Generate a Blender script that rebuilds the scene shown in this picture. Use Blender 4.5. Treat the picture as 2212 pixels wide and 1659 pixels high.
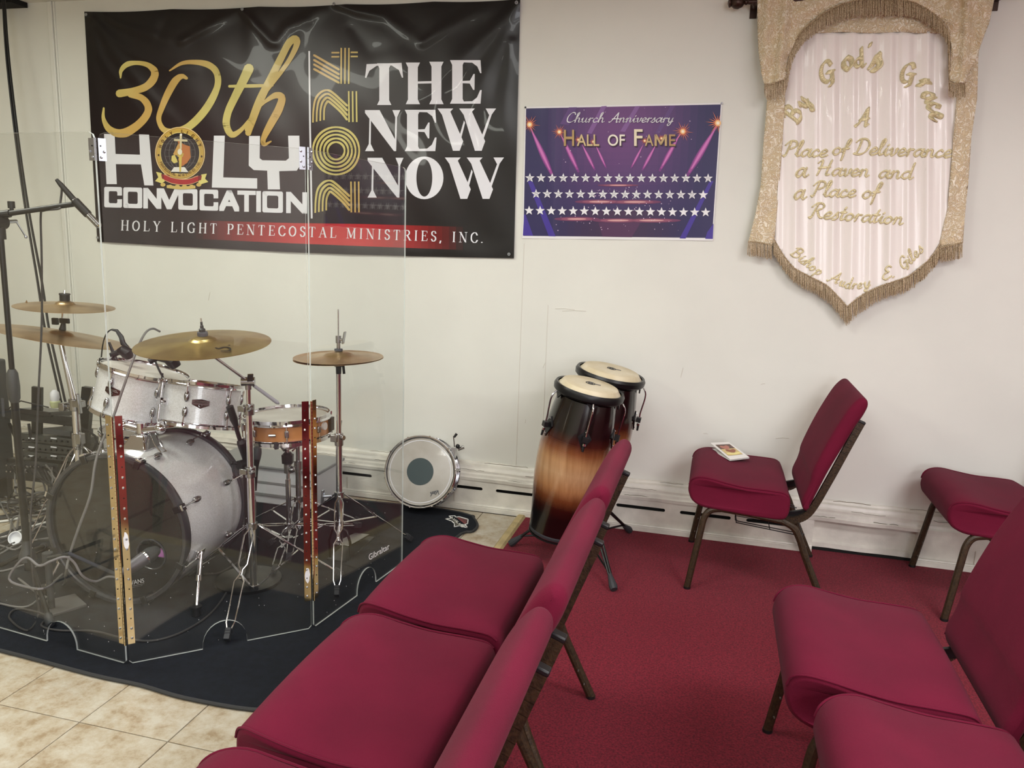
import bpy, bmesh, math, random
import numpy as np
from mathutils import Vector, Matrix
from mathutils.geometry import tessellate_polygon
random.seed(7)
C = bpy.context.scene.collection
for o in list(bpy.data.objects): bpy.data.objects.remove(o)
V = Vector
PI = math.pi

# ---------------------------------------------------------------- camera
FPX, YAW, PIT, ROL = 1695.83, 0.248907, 0.185246, 0.035440
CAMP = V((0, 0, 1.43))
cy, sy, cp, sp = math.cos(YAW), math.sin(YAW), math.cos(PIT), math.sin(PIT)
FW = V((-sy*cp, cy*cp, -sp)); R0 = V((cy, sy, 0)); U0 = R0.cross(FW)
RT = R0*math.cos(ROL) + U0*math.sin(ROL); UP = U0*math.cos(ROL) - R0*math.sin(ROL)
cam = bpy.data.objects.new('camera', bpy.data.cameras.new('camera')); C.objects.link(cam)
cam.data.sensor_width = 36; cam.data.lens = 36*FPX/2212; cam.data.clip_start = .02
cam.matrix_world = Matrix(((RT.x, UP.x, -FW.x, CAMP.x), (RT.y, UP.y, -FW.y, CAMP.y), (RT.z, UP.z, -FW.z, CAMP.z), (0, 0, 0, 1)))
bpy.context.scene.camera = cam
def ray(px, py): return FW + RT*((px-1106)/FPX) + UP*((829.5-py)/FPX)
def G(px, py, z=0.0):
    d = ray(px, py); return CAMP + d*((z-CAMP.z)/d.z)          # point on a level plane
def Y(px, py, y):
    d = ray(px, py); return CAMP + d*(y/d.y)                    # point on a plane parallel to the back wall
def D(px, py, d): return CAMP + ray(px, py)*d                   # point at a distance

# ---------------------------------------------------------------- world, lights, exposure
sc = bpy.context.scene
w = bpy.data.worlds.new('world'); sc.world = w; w.use_nodes = True
w.node_tree.nodes['Background'].inputs[0].default_value = (0.9, 0.95, 1, 1)
w.node_tree.nodes['Background'].inputs[1].default_value = 0.25
sc.view_settings.view_transform = 'Standard'; sc.view_settings.look = 'None'
sc.view_settings.gamma = 1; sc.view_settings.use_curve_mapping = False
sc.view_settings.exposure = 0.28
def area(name, loc, size, power, col, aim=None):
    l = bpy.data.lights.new(name, 'AREA'); l.shape = 'RECTANGLE'; l.size, l.size_y = size; l.energy = power; l.color = col
    o = bpy.data.objects.new(name, l); C.objects.link(o); o.location = loc
    d = V(aim) - V(loc) if aim else V((0, 0, -1))
    o.rotation_euler = d.to_track_quat('-Z', 'Y').to_euler()
    return o
WZ = 2.62                                                        # ceiling height
warm, neut, pink = (.98, 1, .89), (.98, 1, .97), (1, .97, .99)
area('ceiling_lamp', (-3.0, 2.1, 2.58), (1.2, .6), 32, warm)
area('ceiling_lamp', (-0.9, 1.9, 2.58), (1.2, .6), 22, neut)
area('ceiling_lamp', (1.6, 1.2, 2.58), (1.2, .6), 42, pink)
area('ceiling_lamp', (-3.0, -0.8, 2.58), (1.2, .6), 46, warm)
area('ceiling_lamp', (-0.4, -1.0, 2.58), (1.2, .6), 46, neut)
area('ceiling_lamp', (2.2, -1.2, 2.58), (1.2, .6), 74, pink)
area('window_daylight', (1.6, -3.4, 1.6), (1.6, 1.3), 56, (.9, .94, 1), (.9, 3.8, .9))

# ---------------------------------------------------------------- helpers
def lin(c):
    return tuple(((x/255)/12.92 if x/255 <= .04045 else ((x/255+.055)/1.055)**2.4) for x in c)
def rgba(c): return (*lin(c), 1)
MATS = {}
def mat(name, col, rough=.5, metal=0, bump=0, scale=80, var=0, vscale=5, coat=0, spec=.5, sheen=0, aniso=None, detail=3, col2=None):
    m = bpy.data.materials.new(name); m.use_nodes = True; nt = m.node_tree; b = nt.nodes['Principled BSDF']
    b.inputs['Base Color'].default_value = rgba(col); b.inputs['Roughness'].default_value = rough
    b.inputs['Metallic'].default_value = metal; b.inputs['Coat Weight'].default_value = coat
    b.inputs['Specular IOR Level'].default_value = spec
    if sheen: b.inputs['Sheen Weight'].default_value = sheen; b.inputs['Sheen Roughness'].default_value = .4
    tc = nt.nodes.new('ShaderNodeTexCoord')
    if var or col2:
        n = nt.nodes.new('ShaderNodeTexNoise'); n.inputs['Scale'].default_value = vscale; n.inputs['Detail'].default_value = 5
        r = nt.nodes.new('ShaderNodeValToRGB'); c2 = col2 or tuple(max(0, x*(1-var)) for x in col)
        r.color_ramp.elements[0].position = .35; r.color_ramp.elements[1].position = .65
        r.color_ramp.elements[0].color = rgba(c2); r.color_ramp.elements[1].color = rgba(col)
        nt.links.new(tc.outputs['Object'], n.inputs[0]); nt.links.new(n.outputs[0], r.inputs[0]); nt.links.new(r.outputs[0], b.inputs['Base Color'])
    if bump:
        n = nt.nodes.new('ShaderNodeTexNoise'); n.inputs['Scale'].default_value = scale; n.inputs['Detail'].default_value = detail
        bp = nt.nodes.new('ShaderNodeBump'); bp.inputs['Strength'].default_value = bump; bp.inputs['Distance'].default_value = .004
        nt.links.new(tc.outputs['Object'], n.inputs[0]); nt.links.new(n.outputs[0], bp.inputs['Height']); nt.links.new(bp.outputs[0], b.inputs['Normal'])
    MATS[name] = m
    return m
def bsdf(m): return m.node_tree.nodes['Principled BSDF']

M_wall = mat('wall_paint', (232, 233, 224), .55, bump=.12, scale=25, var=.035, vscale=1.3)
M_base = mat('old_gloss_paint', (232, 229, 218), .35, bump=.5, scale=30, var=.10, vscale=9, detail=6)
M_ceil = mat('ceiling_paint', (225, 222, 214), .8)
M_dark = mat('shadow_cavity', (12, 11, 10), .9)
M_stud = mat('dull_stud', (120, 116, 108), .4, metal=.6)
M_grout = mat('grout', (120, 104, 84), .9)
M_carpet = mat('carpet_pile', (140, 32, 52), .95, bump=1.0, scale=420, col2=(94, 16, 32), vscale=160, sheen=.06, spec=.2)
M_wood = mat('pale_wood_strip', (190, 170, 120), .5, var=.12, vscale=20)
M_mat = mat('black_mat', (22, 26, 34), .92, bump=.3, scale=500, var=.2, vscale=40, spec=.25)
M_matedge = mat('black_binding', (44, 45, 46), .7, bump=.2, scale=300)
M_fab = mat('burgundy_fabric', (104, 20, 46), .9, bump=.35, scale=700, var=.08, vscale=6, sheen=.04, spec=.15)
M_frame = mat('bronze_vein_paint', (66, 50, 32), .42, metal=.2, bump=.25, scale=260, var=.35, vscale=120)
M_chrome = mat('chrome', (225, 225, 228), .08, 1)
M_chromed = mat('dull_chrome', (170, 170, 172), .22, 1)
M_black = mat('black_plastic', (16, 16, 18), .45)
M_blackm = mat('black_metal', (20, 20, 22), .35, metal=.3)
M_rub = mat('grey_rubber', (46, 48, 52), .6)
M_cable = mat('cable_rubber', (52, 50, 50), .55)
M_cablew = mat('white_cable', (215, 215, 210), .5)
M_cableg = mat('grey_cable', (112, 110, 108), .5)
M_steel = mat('zinc_steel', (190, 195, 205), .3, 1)
M_brassp = mat('polished_brass', (218, 200, 164), .1, 1)
M_white = mat('white_plastic', (228, 230, 234), .4)
M_bin = mat('clear_white_plastic', (228, 229, 232), .4)
M_darkgrey = mat('dark_grey_plastic', (58, 60, 62), .5)
M_gun = mat('grey_hoop_lacquer', (54, 55, 60), .3, coat=.4)
M_blackhead = mat('black_drum_head', (22, 22, 23), .25, coat=.5)
M_badge = mat('brown_badge', (60, 30, 24), .3, metal=.4)
M_paper = mat('white_paper', (238, 236, 232), .7)
M_pink = mat('pink_felt', (190, 120, 190), .8)
M_felt = mat('grey_felt', (78, 80, 86), .9)

def attr_mat(name, rough, coat=0, metal=0):
    m = mat(name, (255, 255, 255), rough, coat=coat, metal=metal)
    a = m.node_tree.nodes.new('ShaderNodeAttribute'); a.attribute_name = 'Col'
    m.node_tree.links.new(a.outputs['Color'], bsdf(m).inputs['Base Color'])
    return m
M_vinyl = attr_mat('printed_vinyl', .33, coat=.12)
M_print = attr_mat('printed_paper', .45)

def tile_mat():
    m = mat('beige_stone_tile', (205, 190, 160), .32, bump=.15, scale=60)
    nt = m.node_tree; tc = nt.nodes.new('ShaderNodeTexCoord')
    mp = nt.nodes.new('ShaderNodeVectorMath'); mp.operation = 'ADD'
    oi = nt.nodes.new('ShaderNodeObjectInfo')
    mu = nt.nodes.new('ShaderNodeMath'); mu.operation = 'MULTIPLY'; mu.inputs[1].default_value = 30
    nt.links.new(oi.outputs['Random'], mu.inputs[0])
    nt.links.new(tc.outputs['Object'], mp.inputs[0]); nt.links.new(mu.outputs[0], mp.inputs[1])
    n = nt.nodes.new('ShaderNodeTexNoise'); n.inputs['Scale'].default_value = 14; n.inputs['Detail'].default_value = 11; n.inputs['Roughness'].default_value = .74
    r = nt.nodes.new('ShaderNodeValToRGB')
    e = r.color_ramp.elements; e[0].position = .36; e[0].color = rgba((152, 133, 105)); e[1].position = .62; e[1].color = rgba((190, 184, 168))
    k = e.new(.48); k.color = rgba((176, 164, 142))
    nt.links.new(mp.outputs[0], n.inputs[0]); nt.links.new(n.outputs[0], r.inputs[0]); nt.links.new(r.outputs[0], bsdf(m).inputs['Base Color'])
    return m
M_tile = tile_mat()

def sparkle():
    m = mat('white_sparkle_wrap', (236, 235, 232), .32, coat=.6)
    nt = m.node_tree; tc = nt.nodes.new('ShaderNodeTexCoord'); v = nt.nodes.new('ShaderNodeTexVoronoi'); v.inputs['Scale'].default_value = 420
    r = nt.nodes.new('ShaderNodeValToRGB'); e = r.color_ramp.elements
    e[0].color = rgba((214, 214, 214)); e[1].color = rgba((238, 239, 242)); e[0].position = .2; e[1].position = .8
    nt.links.new(tc.outputs['Object'], v.inputs['Vector']); nt.links.new(v.outputs['Color'], r.inputs[0]); nt.links.new(r.outputs[0], bsdf(m).inputs['Base Color'])
    bsdf(m).inputs['Metallic'].default_value = .08
    return m
M_spark = sparkle()

def cymbal_mat(name, c1, c2):
    m = mat(name, c1, .3, .9)
    nt = m.node_tree; tc = nt.nodes.new('ShaderNodeTexCoord')
    wv = nt.nodes.new('ShaderNodeTexWave'); wv.wave_type = 'RINGS'; wv.rings_direction = 'Z'; wv.inputs['Scale'].default_value = 90; wv.inputs['Distortion'].default_value = .6
    bp = nt.nodes.new('ShaderNodeBump'); bp.inputs['Strength'].default_value = .15; bp.inputs['Distance'].default_value = .002
    n = nt.nodes.new('ShaderNodeTexNoise'); n.inputs['Scale'].default_value = 7; n.inputs['Detail'].default_value = 8
    r = nt.nodes.new('ShaderNodeValToRGB'); e = r.color_ramp.elements; e[0].color = rgba(c2); e[1].color = rgba(c1); e[0].position = .38; e[1].position = .6
    nt.links.new(tc.outputs['Object'], wv.inputs[0]); nt.links.new(wv.outputs[1], bp.inputs['Height']); nt.links.new(bp.outputs[0], bsdf(m).inputs['Normal'])
    nt.links.new(tc.outputs['Object'], n.inputs[0]); nt.links.new(n.outputs[0], r.inputs[0]); nt.links.new(r.outputs[0], bsdf(m).inputs['Base Color'])
    return m
M_cym = cymbal_mat('aged_bronze', (206, 184, 122), (176, 150, 98))
M_cymp = cymbal_mat('rosy_bronze', (206, 176, 132), (180, 146, 104))

def conga_mat():
    m = mat('sunburst_lacquer', (170, 120, 70), .22, coat=.5)
    nt = m.node_tree; tc = nt.nodes.new('ShaderNodeTexCoord'); sx = nt.nodes.new('ShaderNodeSeparateXYZ')
    at = nt.nodes.new('ShaderNodeAttribute'); at.attribute_name = 'Col'      # stave height along the shell, stored per vertex
    mp = nt.nodes.new('ShaderNodeMapping'); mp.inputs['Scale'].default_value = (38, 38, 2.2)
    n = nt.nodes.new('ShaderNodeTexNoise'); n.inputs['Scale'].default_value = 1.6; n.inputs['Detail'].default_value = 6
    r = nt.nodes.new('ShaderNodeValToRGB'); e = r.color_ramp.elements
    e[0].position = .32; e[0].color = rgba((172, 134, 96)); e[1].position = .68; e[1].color = rgba((194, 156, 116))
    rr = nt.nodes.new('ShaderNodeValToRGB'); q = rr.color_ramp.elements
    q[0].position = .0; q[0].color = (.006, .004, .006, 1); q[1].position = 1.0; q[1].color = (.008, .006, .009, 1)
    for p, c in ((.16, (.006, .004, .005, 1)), (.235, (.05, .012, .008, 1)), (.31, (.30, .15, .09, 1)), (.39, (.78, .62, .50, 1)), (.50, (1, 1, 1, 1)), (.58, (.88, .78, .68, 1)), (.655, (.42, .24, .17, 1)), (.72, (.10, .03, .03, 1)), (.785, (.010, .008, .012, 1))):
        k = q.new(p); k.color = c
    mx = nt.nodes.new('ShaderNodeMix'); mx.data_type = 'RGBA'; mx.blend_type = 'MULTIPLY'; mx.inputs[0].default_value = 1
    nt.links.new(tc.outputs['Object'], mp.inputs[0]); nt.links.new(mp.outputs[0], n.inputs[0]); nt.links.new(n.outputs[0], r.inputs[0])
    nt.links.new(at.outputs['Fac'], rr.inputs[0]); nt.links.new(r.outputs[0], mx.inputs[6]); nt.links.new(rr.outputs[0], mx.inputs[7])
    nt.links.new(mx.outputs[2], bsdf(m).inputs['Base Color'])
    return m
M_conga = conga_mat()
M_skin = mat('rawhide_head', (224, 214, 188), .5, col2=(204, 190, 156), vscale=9, bump=.1, scale=60)
M_head = mat('coated_head', (206, 204, 196), .45, col2=(188, 184, 176), vscale=7)
M_orange = mat('maple_shell', (198, 132, 74), .35, coat=.4, var=.1, vscale=12)

def acrylic():
    m = bpy.data.materials.new('clear_acrylic'); m.use_nodes = True; nt = m.node_tree; nt.nodes.clear()
    out = nt.nodes.new('ShaderNodeOutputMaterial'); mx = nt.nodes.new('ShaderNodeMixShader'); mx2 = nt.nodes.new('ShaderNodeMixShader')
    tr = nt.nodes.new('ShaderNodeBsdfTransparent'); tr.inputs[0].default_value = (.975, .98, .975, 1)
    gl = nt.nodes.new('ShaderNodeBsdfGlossy'); gl.inputs['Roughness'].default_value = .015
    df = nt.nodes.new('ShaderNodeBsdfDiffuse'); df.inputs[0].default_value = (.8, .8, .78, 1)
    # Schlick reflectance of one face, the same from either side
    ge = nt.nodes.new('ShaderNodeNewGeometry'); dt = nt.nodes.new('ShaderNodeVectorMath'); dt.operation = 'DOT_PRODUCT'
    nt.links.new(ge.outputs['Normal'], dt.inputs[0]); nt.links.new(ge.outputs['Incoming'], dt.inputs[1])
    def mth(op, a, b=None):
        q = nt.nodes.new('ShaderNodeMath'); q.operation = op
        for i_, x_ in enumerate((a, b)):
            if x_ is None: continue
            if isinstance(x_, (int, float)): q.inputs[i_].default_value = x_
            else: nt.links.new(x_, q.inputs[i_])
        return q
    ab = mth('ABSOLUTE', dt.outputs['Value']); om = mth('SUBTRACT', 1.0, ab.outputs[0]); p5 = mth('POWER', om.outputs[0], 4.8); ml = mth('MULTIPLY', p5.outputs[0], .95); fr = mth('ADD', ml.outputs[0], .042)
    nt.links.new(fr.outputs[0], mx.inputs[0]); nt.links.new(tr.outputs[0], mx.inputs[1]); nt.links.new(gl.outputs[0], mx.inputs[2])
    # thin film of dust and fine scratches
    n = nt.nodes.new('ShaderNodeTexNoise'); n.inputs['Scale'].default_value = 4; n.inputs['Detail'].default_value = 6
    r = nt.nodes.new('ShaderNodeMapRange'); r.inputs[1].default_value = .3; r.inputs[2].default_value = .8; r.inputs[3].default_value = .003; r.inputs[4].default_value = .012
    nt.links.new(n.outputs[0], r.inputs[0]); nt.links.new(r.outputs[0], mx2.inputs[0]); nt.links.new(mx.outputs[0], mx2.inputs[1]); nt.links.new(df.outputs[0], mx2.inputs[2])
    nt.links.new(mx2.outputs[0], out.inputs[0])
    return m
M_acr = acrylic()
M_acre = mat('acrylic_edge', (222, 230, 228), .25, coat=.5)
bsdf(M_acre).inputs['Transmission Weight'].default_value = .45; bsdf(M_acre).inputs['IOR'].default_value = 1.1

def satin():
    m = mat('ivory_satin', (246, 240, 234), .3, coat=.15, sheen=.3)
    return m
M_satin = satin()
def brocade():
    m = mat('gold_brocade', (226, 212, 182), .4, metal=.05)
    nt = m.node_tree; tc = nt.nodes.new('ShaderNodeTexCoord')
    n = nt.nodes.new('ShaderNodeTexNoise'); n.inputs['Scale'].default_value = 26; n.inputs['Detail'].default_value = 2; n.inputs['Distortion'].default_value = 2.5
    wv = nt.nodes.new('ShaderNodeMath'); wv.operation = 'MULTIPLY'; wv.inputs[1].default_value = 26
    s = nt.nodes.new('ShaderNodeMath'); s.operation = 'SINE'
    r = nt.nodes.new('ShaderNodeValToRGB'); e = r.color_ramp.elements; e[0].position = .3; e[0].color = rgba((216, 196, 160)); e[1].position = .8; e[1].color = rgba((240, 230, 208))
    bp = nt.nodes.new('ShaderNodeBump'); bp.inputs['Strength'].default_value = .45; bp.inputs['Distance'].default_value = .004
    nt.links.new(tc.outputs['Object'], n.inputs[0]); nt.links.new(n.outputs[0], wv.inputs[0]); nt.links.new(wv.outputs[0], s.inputs[0])
    nt.links.new(s.outputs[0], r.inputs[0]); nt.links.new(r.outputs[0], bsdf(m).inputs['Base Color']); nt.links.new(s.outputs[0], bp.inputs['Height']); nt.links.new(bp.outputs[0], bsdf(m).inputs['Normal'])
    return m
M_broc = brocade()
M_fringe = mat('gold_fringe', (204, 186, 154), .45, metal=.1, col2=(132, 108, 72), vscale=260)
M_goldtx = mat('gold_lame', (238, 226, 180), .35, metal=.15, bump=.6, scale=140)
M_bronze = mat('dark_bronze', (64, 46, 38), .35, metal=.6)

# ---------------------------------------------------------------- object building
ROOTM = {}
def tag(o, label=None, cat=None, group=None, kind=None):
    if label: o['label'] = label
    if cat: o['category'] = cat
    if group: o['group'] = group
    if kind: o['kind'] = kind
    return o
def thing(name, loc, label, cat, group=None, rz=0):
    o = bpy.data.objects.new(name, None); C.objects.link(o); o.empty_display_size = .1
    o.location = loc; o.rotation_euler = (0, 0, rz)
    ROOTM[o.name] = Matrix.Translation(V(loc)) @ Matrix.Rotation(rz, 4, 'Z')
    return tag(o, label, cat, group)
def dup(root, loc, rz=None, label=None, group=None, name=None):
    r = root.copy(); C.objects.link(r); r.location = loc
    if name: r.name = name
    if rz is not None: r.rotation_euler = (0, 0, rz)
    if label: r['label'] = label
    if group: r['group'] = group
    for ch in list(root.children):
        c = ch.copy(); C.objects.link(c); c.parent = r
        for g in ch.children:
            d = g.copy(); C.objects.link(d); d.parent = c
    return r
def frame(n):
    n = V(n).normalized(); a = V((1, 0, 0)) - n*n.x
    if a.length < .1: a = V((0, 1, 0)) - n*n.y
    a.normalize(); return a, n.cross(a), n
def catmull(pts, k=6, closed=False):
    P = [V(p) for p in pts]; out = []; N = len(P)
    if N < 3: return P
    rng = range(N if closed else N-1)
    for i in rng:
        p1, p2 = P[i], P[(i+1) % N]
        p0 = P[(i-1) % N] if closed or i > 0 else p1*2-p2
        p3 = P[(i+2) % N] if closed or i+2 < N else p2*2-p1
        for j in range(k):
            t = j/k
            out.append(.5*((2*p1)+(p2-p0)*t+(2*p0-5*p1+4*p2-p3)*t*t+(3*p1-p0-3*p2+p3)*t**3))
    if not closed: out.append(P[-1])
    return out
class MB:
    def __init__(s): s.v = []; s.f = []; s.mi = []; s.c = 0; s.col = None; s.cols = []
    def add(s, vs, fs):
        b = len(s.v); s.v += [V(x) for x in vs]; s.f += [tuple(b+i for i in f) for f in fs]; s.mi += [s.c]*len(fs); s.cols += [s.col]*len(fs)
        return s
    def box(s, c, d, ax=None):
        c = V(c); a, b, n = ax if ax else (V((1, 0, 0)), V((0, 1, 0)), V((0, 0, 1)))
        vs = [c+a*(d[0]/2*i)+b*(d[1]/2*j)+n*(d[2]/2*k) for i in (-1, 1) for j in (-1, 1) for k in (-1, 1)]
        return s.add(vs, [(0, 1, 3, 2), (4, 6, 7, 5), (0, 4, 5, 1), (2, 3, 7, 6), (0, 2, 6, 4), (1, 5, 7, 3)])
    def bar(s, p0, p1, w, t, up=(0, 0, 1)):
        p0, p1 = V(p0), V(p1); n = (p1-p0).normalized(); a = n.cross(V(up))
        if a.length < 1e-4: a = n.cross(V((0, 1, 0)))
        a.normalize(); b = n.cross(a)
        return s.box((p0+p1)/2, (w, t, (p1-p0).length), (a, b, n))
    def tube(s, pts, r, n=8, closed=False, cap=True, sq=1.0):
        P = [V(p) for p in pts]; N = len(P); rs = r if isinstance(r, (list, tuple)) else [r]*N
        T = []
        for i in range(N):
            a = P[(i-1) % N] if (closed or i > 0) else P[i]; b = P[(i+1) % N] if (closed or i < N-1) else P[i]
            d = b-a; T.append(d.normalized() if d.length > 1e-9 else V((0, 0, 1)))
        u = T[0].orthogonal().normalized(); vs = []
        for i in range(N):
            u = u-T[i]*u.dot(T[i])
            if u.length < 1e-6: u = T[i].orthogonal()
            u.normalize(); w_ = T[i].cross(u)
            vs += [P[i]+(u*math.cos(2*PI*j/n)+w_*math.sin(2*PI*j/n)*sq)*rs[i] for j in range(n)]
        fs = []
        for i in range(N if closed else N-1):
            k = (i+1) % N
            fs += [(i*n+j, i*n+(j+1) % n, k*n+(j+1) % n, k*n+j) for j in range(n)]
        if cap and not closed: fs += [tuple(range(n))[::-1], tuple((N-1)*n+j for j in range(n))]
        return s.add(vs, fs)
    def cyl(s, p0, p1, r0, r1=None, n=16): return s.tube([p0, p1], [r0, r0 if r1 is None else r1], n)
    def lathe(s, prof, o, axis=(0, 0, 1), n=32, cap0=False, cap1=False, f=None):
        a, b, z = f if f else frame(axis); o = V(o); vs = []
        for r, h in prof: vs += [o+z*h+(a*math.cos(2*PI*j/n)+b*math.sin(2*PI*j/n))*r for j in range(n)]
        fs = [(i*n+j, i*n+(j+1) % n, (i+1)*n+(j+1) % n, (i+1)*n+j) for i in range(len(prof)-1) for j in range(n)]
        if cap0: fs.append(tuple(range(n))[::-1])
        if cap1: fs.append(tuple((len(prof)-1)*n+j for j in range(n)))
        return s.add(vs, fs)
    def ball(s, c, r, sc=(1, 1, 1), n=12, ax=None):
        pr = [(max(1e-5, math.sin(PI*i/(n//2)))*r, -math.cos(PI*i/(n//2))*r) for i in range(n//2+1)]
        t = MB().lathe(pr, (0, 0, 0), (0, 0, 1), n); a, b, z = ax if ax else (V((1, 0, 0)), V((0, 1, 0)), V((0, 0, 1)))
        return s.add([V(c)+a*(v.x*sc[0])+b*(v.y*sc[1])+z*(v.z*sc[2]) for v in t.v], t.f)
    def prism(s, pts, n, th):                  # planar outline (3D points) thickened along n
        P = [V(p) for p in pts]; n = V(n).normalized(); N = len(P)
        tri = tessellate_polygon([P]); b = [p-n*th for p in P]
        s.add(P+b, [tuple(t) for t in tri]+[tuple(N+i for i in t[::-1]) for t in tri]+[(i, (i+1) % N, N+(i+1) % N, N+i) for i in range(N)])
        return s
    def build(s, name, m, parent=None, bevel=0, smooth=35, mats=None, label=None, kind=None, world=True):
        if parent is not None and parent.type == 'EMPTY' and world:
            inv = ROOTM[parent.name].inverted(); vs = [inv @ v for v in s.v]
        elif parent is not None and world:
            g = parent.parent; inv = ROOTM.get(g.name, Matrix()).inverted() if g else Matrix(); vs = [inv @ v for v in s.v]
        else: vs = s.v
        me = bpy.data.meshes.new(name); me.from_pydata([tuple(v) for v in vs], [], s.f)
        for x in (mats or [m]): me.materials.append(x)
        if mats: me.polygons.foreach_set('material_index', s.mi)
        if any(c is not None for c in s.cols):
            ca = me.color_attributes.new('Col', 'FLOAT_COLOR', 'CORNER'); k = 0; arr = []
            for p, c in zip(me.polygons, s.cols):
                for _ in p.vertices: arr += list(c if c else (1, 1, 1, 1))
            ca.data.foreach_set('color', arr)
        bm = bmesh.new(); bm.from_mesh(me); bmesh.ops.recalc_face_normals(bm, faces=bm.faces); bm.to_mesh(me); bm.free()
        if smooth:
            me.polygons.foreach_set('use_smooth', [True]*len(me.polygons)); me.set_sharp_from_angle(angle=math.radians(smooth))
        o = bpy.data.objects.new(name, me); C.objects.link(o)
        if parent is not None: o.parent = parent
        if bevel:
            b = o.modifiers.new('bevel', 'BEVEL'); b.width = bevel; b.segments = 2; b.limit_method = 'ANGLE'; b.angle_limit = math.radians(40)
        if label: o['label'] = label
        if kind: o['kind'] = kind
        return o

# ---------------------------------------------------------------- lettering helpers (2D, y grows downward like the wall seen from in front)
def hull2(P):
    P = sorted(set((round(x, 5), round(y, 5)) for x, y in P))
    if len(P) < 3: return P
    def half(Q):
        h = []
        for p in Q:
            while len(h) > 1 and (h[-1][0]-h[-2][0])*(p[1]-h[-2][1])-(h[-1][1]-h[-2][1])*(p[0]-h[-2][0]) <= 0: h.pop()
            h.append(p)
        return h
    a = half(P); b = half(P[::-1]); return a[:-1]+b[:-1]
def nibstroke(pts, hw, ht, ang=0, curve=False, k=5):
    P = [(p[0], p[1]) for p in (catmull([(x, y, 0) for x, y in pts], k) if curve and len(pts) > 2 else [V((x, y, 0)) for x, y in pts])]
    c, s_ = math.cos(ang), math.sin(ang)
    nb = [(i*hw*c-j*ht*s_, i*hw*s_+j*ht*c) for i in (-1, 1) for j in (-1, 1)]
    return [hull2([(x+a, y+b) for x, y in (P[i], P[i+1]) for a, b in nb]) for i in range(len(P)-1)]
def brush(pts, k=6):                            # (x, y, half width) round brush
    P = catmull([V(p) for p in pts], k); out = []
    for i in range(len(P)-1):
        q = []
        for p in (P[i], P[i+1]): q += [(p.x+p.z*math.cos(a*PI/5), p.y+p.z*math.sin(a*PI/5)) for a in range(10)]
        out.append(hull2(q))
    return out
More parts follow.
